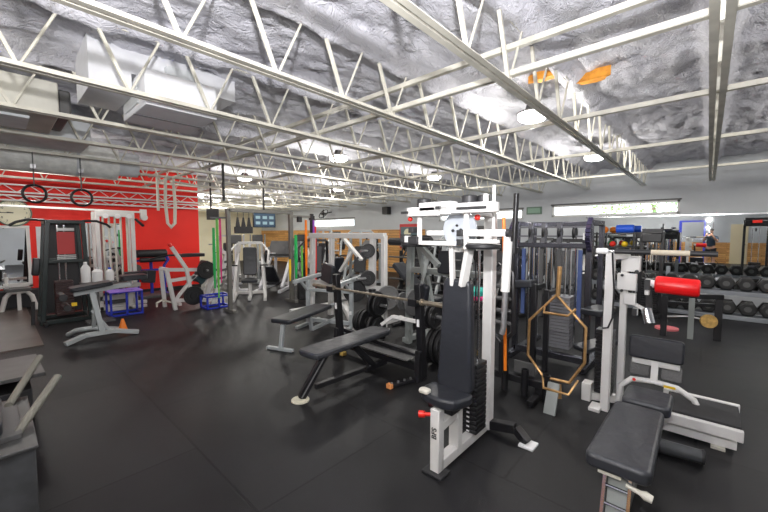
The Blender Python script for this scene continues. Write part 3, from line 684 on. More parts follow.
# storage base
t = thing('bar_storage_rack', (-1.35, 3.45, 0), 'low black floor rack holding upright specialty bars behind the shoulder machine', 'rack')
part('base_beam', MB().bar((-1.95, 3.5, .14), (-.95, 3.5, .14), .07, .07).bar((-1.75, 3.5, 0), (-1.75, 3.5, .14), .06, .06).bar((-1.15, 3.5, 0), (-1.15, 3.5, .14), .06, .06), BLACK, t, .005)
for x in (-1.86, -1.66, -1.46, -1.26, -1.06): part('socket_tube', MB().lathe((x, 3.42, .02), (0, 0, 1), [(0, .035), (.26, .035), (.26, .027), (.02, .027)], 14), BLACK, t)
part('cross_foot', MB().bar((-1.75, 3.25, .03), (-1.75, 3.8, .03), .06, .05).bar((-1.15, 3.25, .03), (-1.15, 3.8, .03), .06, .05), BLACK, t, .004)
part('tray', MB().bb(-1.4, -1.2, 3.5, 3.7, .2, .24).bb(-1.4, -1.2, 3.5, 3.52, .24, .32), DKGREY, t)
t = thing('upright_bar', (-1.46, 3.42, .05), 'tall black barbell standing upright right of the white shoulder machine', 'barbell')
part('shaft', MB().tube([(-1.46, 3.42, .06), (-1.40, 3.42, 1.4)], .016, 10), BLACK, t)
part('collar', MB().lathe((-1.40, 3.42, 1.4), (.03, 0, 1), [(0, .045), (.06, .045), (.06, .03), (.1, .03)], 16), BLACK, t)
part('sleeve', MB().tube([(-1.40, 3.42, 1.48), (-1.385, 3.42, 1.98)], .026, 14), BLACK, t)
t = thing('multi_grip_bar', (-1.5, 3.36, .2), 'black ladder shaped multi grip bar standing upright behind the shoulder machine', 'barbell')
m = MB().tube([(-1.47, 3.34, .52), (-1.59, 3.34, .64), (-1.59, 3.34, 1.22), (-1.5, 3.34, 1.3)], .017, 8).tube([(-1.47, 3.34, .52), (-1.35, 3.34, .64), (-1.37, 3.34, 1.22), (-1.46, 3.34, 1.3)], .02, 8)
part('frame', m, BLACK, t)
m = MB()
for z in (.72, .84, .96, 1.08, 1.2): m.cyl((-1.59, 3.34, z), (-1.36, 3.34, z), .02, 8)
part('grips', m, DKGREY, t)
part('sleeve', MB().cyl((-1.47, 3.34, .52), (-1.47, 3.34, .22), .024), BLACK, t)
# cable jungle
jy = 4.6
t = thing('cable_station', (-1.4, jy, 0), 'large black and chrome multi stack cable station behind the trap bar', 'cable machine')
m = MB()
for x in (-1.84, -1.0): m.bar((x, jy, 0), (x, jy, 1.72), .06, .08)
m.bar((-1.88, jy, 1.45), (-.98, jy, 1.45), .06, .06).bar((-1.84, jy + .6, 0), (-1.84, jy + .6, 1.7), .06, .06).bar((-1.0, jy + .6, 0), (-1.0, jy + .6, 1.7), .06, .06)
for x in (-1.84, -1.0): m.bar((x, jy - .2, .04), (x, jy + .9, .04), .08, .07).bar((x, jy, 1.72), (x, jy + .6, 1.72), .06, .06)
m.bar((-1.84, jy + .6, 1.72), (-1.0, jy + .6, 1.72), .06, .06).bar((-1.84, jy, .1), (-1.0, jy, .1), .08, .08)
part('frame', m, mat('dark_chrome', (.10, .10, .12), .25, metal=.8), t, .006)
for x in (-1.86, -.99):
    pts = [(x, jy - .03 - .13 * math.sin(R(a)) , 1.40 + .36 * (a / 180)) for a in range(0, 181, 20)]
    part('side_guard', MB().path(pts, .05, .05, (1, 0, 0)), mat('dark_blue_chrome', (.09, .08, .16), .2, metal=.8), t, .004)
m = MB()
for k, x in enumerate((-1.72, -1.66, -1.6, -1.5, -1.44, -1.38, -1.28, -1.22, -1.16)): m.cyl((x, jy + .1, .2), (x, jy + .1, 1.44), .014, 8)
part('guide_rods', m, CHROME, t)
for x, mm in ((-1.76, BLUEB), (-1.54, GREY), (-1.1, BLUEB), (-1.33, GREY)): part('shroud', MB().bb(x - .022, x + .022, jy + .02, jy + .05, .55, 1.40), mat('smoky_blue_panel', (.08, .12, .28), .25) if mm is BLUEB else DKGREY, t)
m = MB()
for i in range(16): m.bb(-1.42, -1.18, jy - .02, jy + .2, .2 + i * .04, .232 + i * .04)
part('weight_stack', m, mat('dark_steel_plates', (.32, .32, .34), .4, metal=.5), t, .002)
m = MB()
for x in (-1.66, -1.5, -1.32, -1.16): m.lathe((x - .015, jy, 1.6), (1, 0, 0), [(0, .07), (.01, .055), (.02, .055), (.03, .07)], 20)
part('pulleys', m, BLACKP, t)
part('pulley_brackets', MB().bb(-1.69, -1.64, jy - .03, jy + .03, 1.47, 1.72).bb(-1.53, -1.48, jy - .03, jy + .03, 1.47, 1.72).bb(-1.35, -1.3, jy - .03, jy + .03, 1.47, 1.72).bar((-1.86, jy, 1.56), (-.98, jy, 1.56), .02, .02).bar((-1.86, jy, 1.67), (-.98, jy, 1.67), .02, .02), mat('dull_chrome', (.18, .18, .2), .3, metal=.8), t)
part('lamp_cover', MB().bb(-1.06, -1.02, jy - .06, jy - .04, 1.52, 1.6), PAPER, t)
part('seat_pad', MB().pad((-.86, jy - .15, .75), (0.2, 1, .0), (1, 0, 0), .4, .22, .06, .03).pad((-.86, jy - .2, .38), (.5, 1, .1), (1, 0, 0), .5, .18, .05, .03), VINYL, t, .01)
part('seat_arm', MB().bar((-1.0, jy, .7), (-.86, jy - .1, .72), .05, .05).bar((-1.0, jy, .34), (-.86, jy - .15, .35), .05, .05), BLACK, t)
part('thigh_pad', MB().pad((-1.66, jy - .25, .98), (1, 0, .1), (0, 1, 0), .3, .2, .08, .03), VINYL, t, .01)
part('front_post', MB().bar((-1.5, jy - .3, 0), (-1.5, jy - .3, 1.0), .06, .07).bar((-1.5, jy - .3, .95), (-1.5, jy, .95), .06, .06).bar((-1.34, jy - .35, 0), (-1.34, jy - .35, .95), .05, .06).bar((-1.34, jy - .35, .9), (-1.34, jy, .9), .05, .05), BLACK, t, .004)

# ================================================================ white pulldown and low row machine
lx = -.628
t = thing('row_machine', (-.35, 3.85, 0), 'tall white pulldown and low row machine with red roller and footplates', 'cable machine')
m = MB().bb(lx - .033, lx + .033, 3.62, 3.70, 0, 1.42).bb(-.585, -.53, 3.9, 3.96, 0, 1.42).bar((lx, 3.68, 1.40), (-.55, 3.94, 1.40), .07, .07)
m.bb(lx - .11, lx - .02, 3.55, 3.7, 0, .035).bar((-.82, 3.80, .04), (-.55, 3.9, .04), .07, .07).bb(-.84, -.76, 3.74, 3.86, 0, .17)
part('column', m, WHITE, t, .006)
mb = MB()
for i in range(17): mb.bb(-.74, -.60, 3.76, 3.88, .1 + i * .036, .128 + i * .036)
part('weight_stack', mb, BLACK, t, .002)
part('cover_box', MB().bb(-.575, -.44, 3.88, 3.96, 1.25, 1.39), WHITE, t, .006)
part('cover_box', MB().bb(-.60, -.455, 3.82, 3.88, 1.085, 1.235), WHITE, t, .006)
part('pulley_block', MB().bb(-.55, -.46, 3.86, 3.94, .95, 1.05).bar((-.5, 3.9, .97), (-.4, 3.9, .92), .03, .03).bb(-.48, -.44, 3.86, 3.92, .86, .92).bb(-.40, -.365, 3.88, 3.94, 1.05, 1.19), WHITE, t, .005)
part('bracket_knobs', MB().cyl((-.46, 3.88, 1.255), (-.46, 3.85, 1.255), .015).cyl((-.56, 3.82, 1.22), (-.56, 3.80, 1.22), .012).cyl((-.56, 3.82, 1.08), (-.56, 3.80, 1.08), .012).bb(-.48, -.445, 3.84, 3.87, .86, .92).bb(-.40, -.36, 3.85, 3.88, 1.1, 1.19), BLACKP, t)
part('roller_arm', MB().bar((-.38, 3.95, 1.15), (-.36, 3.95, .82), .05, .04), BLACK, t, .004)
part('chrome_handle', MB().cyl((-.385, 3.92, .92), (-.35, 3.88, .80), .042), CHROME, t)
part('red_roller', MB().lathe((-.335, 3.96, 1.145), (1, 0, -.035), [(0, .055), (.008, .07), (.02, .075), (.285, .075), (.297, .07), (.305, .055)], 32), RED, t, label='bright red vinyl roller pad')
part('roller_hub', MB().cyl((-.38, 3.96, 1.145), (-.33, 3.96, 1.145), .035), PAPER, t)
# pull bar resting across the top
pb = thing('pull_bar', (-.3, 3.66, 1.45), 'straight pull bar with black and cream grips laid across the white machine top', 'pull bar')
part('shaft', MB().cyl((-.70, 3.66, 1.44), (.06, 3.66, 1.44), .013), CHROME, pb)
part('grip', MB().cyl((-.60, 3.66, 1.44), (-.345, 3.66, 1.44), .021), BLACKP, pb); part('grip', MB().cyl((-.10, 3.66, 1.44), (.06, 3.66, 1.44), .021), BLACKP, pb)
part('centre_sleeve', MB().cyl((-.345, 3.66, 1.44), (-.10, 3.66, 1.44), .022), mat('tan_tape', (.62, .55, .42), .6), pb)
part('end_knob', MB().lathe((-.74, 3.66, 1.44), (1, 0, 0), [(0, .025), (.07, .028), (.09, .02)], 14), PAPER, pb)
single('hanging_strap', MB().tube([(lx + .02, 3.605, 1.43), (lx + .045, 3.6, 1.1), (lx + .04, 3.6, .86), (lx + .01, 3.6, .77), (lx - .03, 3.6, .76)], .008, 6), BLACKP, (lx + .02, 3.6, .8), 'thin black strap hanging down the front of the white machine column', 'strap')
# footplate arch and seat platform
cx = -.30
t2 = t
m = MB().tube([(cx - .26, 3.82, .02), (cx - .24, 3.84, .20), (cx - .16, 3.85, .28), (cx, 3.86, .295), (cx + .16, 3.85, .285), (cx + .27, 3.84, .22), (cx + .32, 3.82, .12)], .023, 12)
m.bar((cx, 3.86, .28), (cx, 3.92, .52), .05, .05).bar((cx, 3.86, .05), (cx - .25, 3.9, .05), .05, .05)
part('arch_frame', m, WHITE, t)
part('pad_bracket', MB().bb(cx - .17, cx + .17, 3.885, 3.93, .42, .47), WHITE, t, .008)
part('chest_pad', MB().pad((cx + .0, 3.90, .575), (0, .12, 1), (1, 0, 0), .2, .39, .07, .03), VINYL, t, .015)
for s in (-1, 1): part('foot_plate', MB().pad((cx + s * .115, 3.93, .375), (0, .5, 1), (1, 0, 0), .13, .14, .015, .015), mat('ribbed_footplate', (.12, .12, .12), .5, bump=.6, bscale=90), t, .003)
part('sticker', MB().lathe((cx - .14, 3.828, .285), (0, -1, .0), [(0, .014), (.002, .014)], 12), REDP, t); part('sticker', MB().bb(cx + .07, cx + .15, 3.824, 3.827, .275, .295), YEL, t)
part('sticker', MB().bb(cx - .09, cx + .06, 3.832, 3.836, .285, .302), PAPER, t)
part('platform_top', MB().bb(-.2, .24, 3.58, 4.0, .17, .195), TREAD, t, .006, label='black grip topped seat platform')
m = MB().bb(-.24, .25, 3.53, 3.58, .10, .18).bb(-.24, .25, 4.0, 4.04, .14, .205).bb(-.20, .20, 3.6, 3.97, .06, .17).bb(-.42, .22, 3.56, 3.62, .02, .08).bb(-.42, -.24, 3.6, 3.7, .06, .12)
part('platform_frame', m, WHITE, t, .006)
part('platform_feet', MB().bb(.08, .16, 3.53, 3.62, 0, .02).bb(.1, .2, 3.85, 3.95, 0, .06).bb(-.2, -.1, 3.85, 3.95, 0, .06), CREAM, t)

# ================================================================ adjustable bench front right
t = thing('adjustable_bench', (-.29, 2.5, 0), 'black two pad adjustable bench on a chrome frame at the bottom right', 'weight bench')
part('back_pad', MB().pad((-.29, 2.43, .425), (0, 1, 0), (1, 0, 0), .80, .285, .075, .04, taper=.94), VINYL2, t, .02, seg=3)
part('seat_pad', MB().pad((-.265, 3.03, .43), (0, 1, 0), (1, 0, 0), .30, .27, .075, .04), VINYL2, t, .02, seg=3)
part('frame', MB().bar((-.29, 2.2, .355), (-.29, 3.12, .355), .07, .06).bar((-.29, 2.9, .35), (-.29, 3.1, .08), .06, .06).bar((-.29, 2.1, .06), (-.29, 3.15, .06), .06, .05), DKGREY, t, .004)
lad = MB()
for s in (-.055, .055): lad.bar((-.29 + s, 2.10, .36), (-.29 + s, 1.98, .0), .014, .03)
for k in range(4): lad.cyl((-.345, 2.08 - .027 * k, .30 - .08 * k), (-.235, 2.08 - .027 * k, .30 - .08 * k), .008, 8)
la = part('adjuster_ladder', lad, CHROME, t); part('ladder_backplate', MB().bar((-.29, 2.12, .34), (-.29, 2.01, .01), .085, .008), GREY, la)
part('front_bracket', MB().bb(-.37, -.27, 2.045, 2.075, .37, .392), CREAM, t)
part('adjuster_handle', MB().lathe((-.25, 2.06, .35), (1, 0, -.2), [(0, .01), (.06, .012), (.08, .022), (.11, .018)], 12), CREAM, t)
part('stabiliser_foot', MB().tube([(-.42, 3.1, .055), (-.2, 3.2, .055), (.03, 3.23, .055)], [.045, .05, .045], 16), mat('scuffed_cover', (.07, .075, .08), .4, bump=.4, bscale=12), t)
part('foot_end', MB().lathe((.03, 3.23, .055), (1, .1, 0), [(0, .05), (.015, .05), (.02, .04)], 16), BLACKP, t)

# ================================================================ black stand on the right
t = thing('utility_stand', (-.13, 7.1, 0), 'low black rail stand between the red roller and the dumbbell rack', 'stand')
part('frame', MB().bar((-.46, 7.0, 0), (-.46, 7.0, .62), .08, .08).bar((.16, 7.2, 0), (.16, 7.2, .66), .09, .09).bar((-.5, 7.0, .62), (.2, 7.2, .66), .09, .07).bar((-.46, 7.0, .52), (.16, 7.2, .52), .05, .05), BLACK, t, .006)
part('pipe', MB().bar((-.14, 7.05, 0), (-.14, 7.05, .62), .07, .07), GREY, t)
part('strut', MB().tube([(-.46, 7.0, .3), (-.15, 7.06, .34), (.15, 7.18, .26)], .015, 8), STEEL, t)
single('wooden_disc', MB().lathe((.05, 7.12, .29), (.3, -1, .1), [(0, .10), (.05, .10)], 20), mat('tan_wood', (.55, .34, .1), .5, var=.3, vscale=20), (.05, 7.12, .29), 'tan wooden disc hung on the low black rail stand', 'disc')
single('floor_disc', MB().lathe((-.45, 7.5, 0), (0, 0, 1), [(0, .16), (.03, .16)], 24), mat('pink_pad', (.75, .2, .22), .7), (-.45, 7.5, 0), 'flat pink pad on the floor under the low black rail stand', 'balance pad')

# ================================================================ dumbbell racks
ry = 9.2
t = thing('dumbbell_rack', (-.5, ry, 0), 'long pale steel two tier dumbbell rack in front of the wall mirror', 'dumbbell rack')
SH = mat('pale_blue_steel', (.28, .30, .33), .4, metal=.3)
for z, y in ((.50, ry + .12), (.07, ry)):
    part('shelf', MB().bar((-2.45, y - .17, z), (1.25, y - .17, z), .04, .05).bar((-2.45, y + .17, z), (1.25, y + .17, z), .04, .05).bb(-2.45, 1.25, y - .2, y - .18, z - .05, z + .02), SH, t, .004)
for x in (-2.4, -.6, 1.2):
    m = MB(); m.bar((x, ry + .42, 0), (x, ry + .42, .9), .07, .07).bar((x, ry - .18, .03), (x, ry + .5, .03), .07, .06).bar((x, ry - .05, .48), (x, ry + .42, .52), .05, .05)
    part('upright', m, SH, t, .004)
def hexd(c, y0, y1, r):
    m = MB(); n = 6; x, y, z = c
    def ringp(yy, rr): return [(x + rr * math.cos(2 * math.pi * k / n), yy, z + rr * math.sin(2 * math.pi * k / n)) for k in range(n)]
    a = ringp(y0, r * .8) + ringp(y0 + .02, r) + ringp(y1 - .02, r) + ringp(y1, r * .8)
    fs = [tuple(range(n - 1, -1, -1)), tuple(range(3 * n, 4 * n))]
    for q in range(3):
        for k in range(n): fs.append((q * n + k, q * n + (k + 1) % n, (q + 1) * n + (k + 1) % n, (q + 1) * n + k))
    return m.add(a, fs)
x0, z0 = .82, .66
db = thing('dumbbell', (x0, ry + .12, z0), '', 'dumbbell', 'black dumbbells on the two tier rack')
for a, b in ((-.17, -.06), (.06, .17)):
    h = part('head', hexd((x0, 0, z0), ry + .12 + a, ry + .12 + b, .135), IRON, db)
    part('end_disc', MB().lathe((x0, ry + .12 + (a if a < 0 else b), z0), (0, -1 if a < 0 else 1, 0), [(0, .05), (.006, .05)], 16), DKGREY, h)
part('handle', MB().cyl((x0, ry + .06, z0), (x0, ry + .18, z0), .018, 10), CHROME, db)
for tier, (z, y) in enumerate(((.66, ry + .12), (.23, ry))):
    for k in range(13):
        x = 1.08 - .265 * k + (.03 if tier else 0)
        lab = '%s tier dumbbell, %s from the right end of the rack' % ('upper' if tier == 0 else 'lower', ORD[k])
        if tier == 0 and k == 0: db.location = (x, y, z); db['label'] = lab
        else: dup(db, (x, y, z), 0, lab)

# shelf of balls
t = thing('storage_shelf', (-1.75, 10.4, 0), 'black storage shelf stacked with small gear left of the wall mirror', 'shelf')
m = MB()
for x in (-2.15, -1.3):
    for y in (10.2, 10.6): m.bar((x, y, 0), (x, y, 1.62), .04, .04)
part('uprights', m, BLACK, t)
for z in (.9, 1.25, 1.58): part('shelf_board', MB().bb(-2.2, -1.25, 10.15, 10.65, z - .015, z + .015), BLACKP, t)
single('exercise_ball', MB().sph((-1.95, 10.35, 1.68), .09, (1.2, 1, 1), 18), ORANGE, (-1.95, 10.35, 1.6), 'orange ball on top of the black storage shelf', 'ball')
single('foam_roller', MB().lathe((-1.68, 10.35, 1.70), (1, 0, 0), [(0, .09), (.01, .1), (.35, .1), (.36, .09)], 20), BLUEB, (-1.5, 10.35, 1.6), 'bright blue roller on top of the black storage shelf', 'foam roller')
for k, (x, z, mm, lab) in enumerate(((-2.0, 1.33, GREEN, 'green ball on the upper shelf board'), (-1.75, 1.33, REDP, 'red ball on the upper shelf board'), (-1.5, 1.33, YEL, 'yellow ball on the upper shelf board'), (-2.0, .98, LILAC, 'lilac ball on the middle shelf board'), (-1.7, .98, ORANGE, 'small orange ball on the middle shelf board'))):
    single('medicine_ball', MB().sph((x, 10.35, z), .07, n=14), mm, (x, 10.35, z - .07), lab, 'ball')
single('basket', MB().bb(-1.28, -1.0, 10.25, 10.5, 1.5, 1.62).bb(-1.3, -.98, 10.4, 10.8, 1.47, 1.5), BLACKP, (-1.1, 10.4, 1.5), 'small black bin beside the top of the storage shelf', 'bin')

def cable_col(x, y, h, col, label, wdt=.34):
    t = thing('cable_column', (x, y, 0), label, 'cable machine')
    m = MB()
    for s in (-1, 1): m.bar((x + s * wdt, y, 0), (x + s * wdt, y, h), .06, .06).bar((x + s * wdt, y - .3, .03), (x + s * wdt, y + .3, .03), .06, .06)
    m.bar((x - wdt, y, h), (x + wdt, y, h), .07, .12).bar((x - wdt, y, .08), (x + wdt, y, .08), .06, .06)
    part('frame', m, col, t, .005)
    weight_stack('s', x - .13, x + .13, y - .08, y + .08, .1, 14, .045, BLACK, t, h - .1)
    part('head_box', MB().bb(x - wdt, x + wdt, y - .12, y + .12, h - .2, h - .02), BLACK, t, .02)
    part('pulley', MB().lathe((x - .02, y - .16, h - .3), (1, 0, 0), [(0, .06), (.02, .05), (.04, .06)], 18), BLACKP, t)
    return t
cable_col(-.80, 8.55, 1.62, BLACK, 'black cable column standing just left of the red roller, before the mirror', .16)

# ---- machines out of frame right, reflected in the mirror
t = cable_col(1.05, 6.6, 2.0, BLACK, 'black cable column out of frame on the right, seen in the mirror', .25)
part('red_badge', MB().bb(.95, 1.15, 6.74, 6.76, 1.9, 1.98), REDP, t)
def gm(x, y, deg, col, label, h=1.5, seatm=None, plates=None, cat='exercise machine', name='chest_press', arms=True):
    """plate loaded seated machine; built facing -y, then turned"""
    seatm = seatm or VINYL
    t = thing(name, (x, y, 0), label, cat)
    m = MB()
    for s in (-1, 1):
        m.bar((x + s * .35, y - .6, .04), (x + s * .35, y + .6, .04), .07, .07).bar((x + s * .35, y + .5, .04), (x + s * .28, y + .25, h), .07, .07)
        m.bar((x + s * .35, y - .55, .04), (x + s * .3, y - .1, h * .55), .06, .06).bar((x + s * .3, y - .1, h * .55), (x + s * .28, y + .3, h * .8), .06, .06)
    m.bar((x - .35, y + .5, .05), (x + .35, y + .5, .05), .07, .07).bar((x - .28, y + .25, h), (x + .28, y + .25, h), .07, .07).bar((x, y - .5, .05), (x, y + .5, .05), .07, .07).bar((x, y - .2, .05), (x, y - .2, .42), .06, .06).bar((x, y + .2, .05), (x, y + .22, h), .06, .06)
    part('frame', m, col, t, .006)
    part('seat', MB().pad((x, y - .2, .46), (0, 1, .05), (1, 0, 0), .4, .36, .07, .05), seatm, t, .015)
    part('back_rest', MB().pad((x, y + .12, .9), (0, .2, 1), (1, 0, 0), .7, .32, .07, .05), seatm, t, .015)
    if arms:
        for s in (-1, 1):
            a = part('lever_arm', MB().tube([(x + s * .33, y + .25, h - .05), (x + s * .45, y - .1, h * .85), (x + s * .42, y - .35, h * .62)], .025, 10), col, t)
            part('grip', MB().cyl((x + s * .42, y - .35, h * .62), (x + s * .25, y - .38, h * .62), .018, 10), BLACKP, a)
            part('plate_peg', MB().cyl((x + s * .4, y + .1, h * .8), (x + s * .62, y + .1, h * .8), .022, 10), STEEL, a)
            if plates:
                d = disc_plate('weight_plate', plates, x + s * .45 - .02, y + .1, h * .8, .17, .04, 'iron plate on the %s peg of the %s' % ('left' if s < 0 else 'right', ' '.join(label.split(',')[0]  .split()[:8])), 'iron plates on the background machines')
                c, q = math.cos(R(deg)), math.sin(R(deg)); dx, dy = s * .45 - .02, .1
                d.location = (x + dx * c - dy * q, y + dx * q + dy * c, h * .8); d.rotation_euler = (0, 0, R(deg))
    return spin(t, deg)
gm(1.7, 8.3, 100, mat('mint_white', (.6, .68, .58), .4), 'mint white leg press out of frame on the right, seen in the mirror', 1.25, RED)

# blue power rack behind the photographer
t = thing('power_rack', (-.6, -2.4, 0), 'blue power rack behind the photographer, seen in the mirror', 'power rack')
m = MB()
for x in (-1.1, -.15):
    for y in (-2.9, -1.9): m.bar((x, y, 0), (x, y, 2.2), .07, .07)
m.bar((-1.1, -2.9, 2.2), (-.15, -2.9, 2.2), .06, .06).bar((-1.1, -1.9, 2.2), (-.15, -1.9, 2.2), .06, .06).bar((-1.1, -2.9, 2.2), (-1.1, -1.9, 2.2), .06, .06).bar((-.15, -2.9, 2.2), (-.15, -1.9, 2.2), .06, .06).bar((-1.1, -2.9, .05), (-1.1, -1.9, .05), .06, .06).bar((-.15, -2.9, .05), (-.15, -1.9, .05), .06, .06)
part('frame', m, BLUE, t, .004)
part('crossbar', MB().cyl((-1.3, -1.85, 1.3), (.1, -1.85, 1.3), .015), CHROME, t)
gm(-2.6, -2.2, 180, WHITE, 'white seated press machine behind the photographer', 1.6, VINYL, IRON)

# ================================================================ LEFT: cabinet tower machine
kx, ky = -8.75, .86
t = thing('tower_machine', (kx, ky, 0), 'black tapered tower machine with red poster panel and wing handles on the left', 'exercise machine')
y0, y1 = .52, 1.17; X0, X1 = -9.05, -8.45
m = MB()
for (yb, yt) in ((y0, y0 + .13), (y1, y1 - .05)):
    for x in (X0, X1): m.bar((x, yb, 0), (x, yt, 1.8), .065, .065)
for x in (X0, X1): m.bar((x, y0 + .12, 1.8), (x, y1 - .04, 1.8), .07, .06).bar((x, y0 + .08, 1.1), (x, y1 - .03, 1.1), .05, .05).bar((x, y0, .04), (x, y1, .04), .07, .07)
for y in (y0, y1): m.bar((X0, y, .04), (X1 + .05, y, .04), .07, .07)
m.bar((X0, y0 + .12, 1.8), (X1, y0 + .12, 1.8), .06, .06).bar((X0, y1 - .04, 1.8), (X1, y1 - .04, 1.8), .06, .06)
part('frame', m, mat('gloss_black_steel', (.02, .03, .03), .3), t, .006)
part('rear_panel', MB().bb(X0 - .02, X0, y0 + .1, y1 - .05, .1, 1.78), BLACKP, t)
pp = part('poster', MB().bb(X1 - .12, X1 - .105, y0 + .25, y1 - .16, 1.22, 1.62), mat('poster_red', (.6, .05, .05), .5), t)
pw = MB().bb(X1 - .12, X1 - .104, y0 + .25, y1 - .16, 1.64, 1.69)
for k in range(4): pw.bb(X1 - .12, X1 - .104, y0 + .24, y1 - .15, 1.19 - k * .03, 1.205 - k * .03)
part('poster_text_bands', pw, PAPER, t)
mb = MB()
for i in range(14): mb.bb(X0 + .15, X0 + .4, y0 + .2, y1 - .2, .1 + i * .045, .14 + i * .045)
part('weight_stack', mb, mat('dark_red_black', (.06, .03, .03), .4), t, .003)
part('guide_rods', MB().cyl((X0 + .27, y0 + .28, .1), (X0 + .27, y0 + .28, 1.75), .012).cyl((X0 + .27, y1 - .28, .1), (X0 + .27, y1 - .28, 1.75), .012), CHROME, t)
part('wing_handle', MB().tube([(X1, y0 + .1, 1.82), (X1, y0 - .1, 1.83), (X1, y0 - .25, 1.78), (X1, y0 - .33, 1.72)], .022, 10), BLACK, t)
part('wing_handle', MB().tube([(X1, y1 - .05, 1.82), (X1, y1 + .15, 1.82), (X1, y1 + .3, 1.76), (X1, y1 + .36, 1.70)], .022, 10), BLACK, t)
part('side_pad', MB().pad((X1 - .1, y0 - .04, 1.02), (0, .1, 1), (1, 0, 0), .3, .22, .09, .03), VINYL, t, .015)
part('foot_bar', MB().bar((X1 - .1, y0 - .12, 0), (X1 - .1, y0 - .1, .42), .05, .05).bar((X1 + .25, y0 + .02, .04), (X1, y0 + .02, .04), .05, .06), BLACK, t, .004)

# clock
t = thing('wall_clock', (-11.07, .33, 2.03), 'large round cream wall clock with dark rim on the red wall', 'clock')
part('rim', MB().lathe((-11.095, .33, 2.03), (1, 0, 0), [(0, .29), (.05, .29), (.06, .275), (.045, .262), (.04, .262)], 40), mat('clock_rim', (.2, .25, .2), .4), t)
part('dial', MB().lathe((-11.06, .33, 2.03), (1, 0, 0), [(0, .262), (.008, .262)], 40), CLOCK, t)
tk = MB()
for k in range(60):
    a = R(6 * k); r0 = .235; r1 = .25
    tk.bar((-11.048, .33 + r0 * math.sin(a), 2.03 + r0 * math.cos(a)), (-11.048, .33 + r1 * math.sin(a), 2.03 + r1 * math.cos(a)), .004, .005)
part('minute_marks', tk, BLACKP, t)
for k in range(1, 13):
    a = R(30 * k); text('numeral', str(k), .06, BLACKP, t, (-11.05, .33 + .2 * math.sin(a), 2.03 + .2 * math.cos(a)), (0, 1, 0), (0, 0, 1), .001)
part('hand', MB().bar((-11.042, .33, 2.03), (-11.042, .23, 2.04), .006, .02), BLACKP, t); part('hand', MB().bar((-11.04, .33, 2.03), (-11.04, .13, 2.03), .005, .014), BLACKP, t)

# white cable tower with long overhead beam
wx = -9.3
t = thing('cable_tower', (wx, 1.75, 0), 'white multi station cable tower with vertical rods before the red wall', 'cable machine')
m = MB()
for y in (1.45, 2.05):
    for x in (wx - .3, wx + .1): m.bar((x, y, 0), (x, y, 2.02), .07, .07)
m.bar((wx + .1, 1.42, 2.0), (wx + .1, 2.08, 2.0), .08, .12).bar((wx - .3, 1.42, 2.0), (wx - .3, 2.08, 2.0), .08, .1).bar((wx + .1, 1.42, .25), (wx + .1, 2.08, .25), .07, .1).bar((wx + .1, 1.42, .04), (wx + .1, 2.08, .04), .07, .08).bar((wx - .1, 1.2, .05), (wx - .1, 2.3, .05), .07, .07)
part('frame', m, WHITE, t, .006)
part('overhead_beam', MB().bar((wx, -.6, 2.10), (wx, 2.3, 2.055), .05, .04), WHITE, t, .005)
part('beam_end', MB().bb(wx - .04, wx + .04, 2.22, 2.34, 1.9, 2.12).lathe((wx + .05, 2.28, 1.94), (1, 0, 0), [(0, .07), (.02, .07)], 20), WHITE, t, .005)
m = MB()
for y in (1.54, 1.64, 1.74, 1.84, 1.95): m.cyl((wx + .1, y, .3), (wx + .1, y, 1.97), .02, 10)
part('guide_rods', m, CREAM, t)
m = MB()
for y in (1.58, 1.78, 1.98): m.lathe((wx + .13, y, 1.95), (1, 0, 0), [(0, .05), (.02, .04), (.04, .05)], 16)
part('pulleys', m, PAPER, t)
mb = MB()
for i in range(12): mb.bb(wx - .25, wx + .02, 1.6, 1.9, .1 + i * .045, .14 + i * .045)
part('weight_stack', mb, DKGREY, t)
part('lever', MB().bar((wx + .13, 2.1, 1.9), (wx + .3, 2.2, 1.75), .04, .04), BLACK, t)
t = thing('thigh_bench', (-9.0, 2.0, 0), 'low white seat with black pads beneath the white cable tower', 'seat')
part('frame', MB().bar((-9.0, 1.9, 0), (-9.0, 1.9, .7), .07, .07).bar((-9.0, 1.6, .5), (-9.0, 2.1, .5), .06, .08).bar((-9.0, 1.5, .03), (-9.0, 2.2, .03), .07, .06), WHITE, t, .005)
part('pad', MB().pad((-8.9, 2.0, .74), (0, 1, 0), (1, 0, 0), .4, .2, .1, .04).pad((-9.0, 1.7, .55), (0, 1, 0), (1, 0, 0), .4, .3, .06, .04), VINYL, t, .015)

# silver bench in front
t = thing('silver_machine', (-6.8, 1.1, 0), 'silver two legged bench machine with black pads in front of the black tower', 'weight bench')
sx = -6.75
m = MB().tube([(sx - .55, .72, .02), (sx - .4, .8, .1), (sx - .3, 1.0, .12), (sx - .3, 1.35, .03)], .035, 10)
m.path([(sx + .1, .62, .03), (sx + .05, .85, .10), (sx + .05, 1.2, .10), (sx + .1, 1.5, .03)], .08, .06)
m.bar((sx + .05, 1.05, .10), (sx, .95, .78), .06, .07).bar((sx - .3, 1.0, .12), (sx - .05, 1.0, .75), .05, .05).bar((sx, .75, .72), (sx, 1.45, .80), .07, .07).bar((sx + .05, 1.15, .1), (sx, .95, .45), .04, .04)
part('frame', m, SILVER, t, .006)
part('seat_pad', MB().pad((sx + .0, .95, .815), (0, 1, .12), (1, 0, 0), .5, .32, .06, .05), VINYL, t, .015)
part('end_pad', MB().pad((sx + .0, 1.48, .90), (0, 1, .0), (1, 0, 0), .34, .3, .08, .04), VINYL, t, .015)
part('leg_rollers', MB().cyl((sx - .15, .62, .70), (sx + .2, .62, .70), .05).cyl((sx - .15, .66, .55), (sx + .2, .66, .55), .045), BLACKP, t, .006)
part('badge', MB().bb(sx + .03, sx + .04, .72, .78, .55, .60), YEL, t)
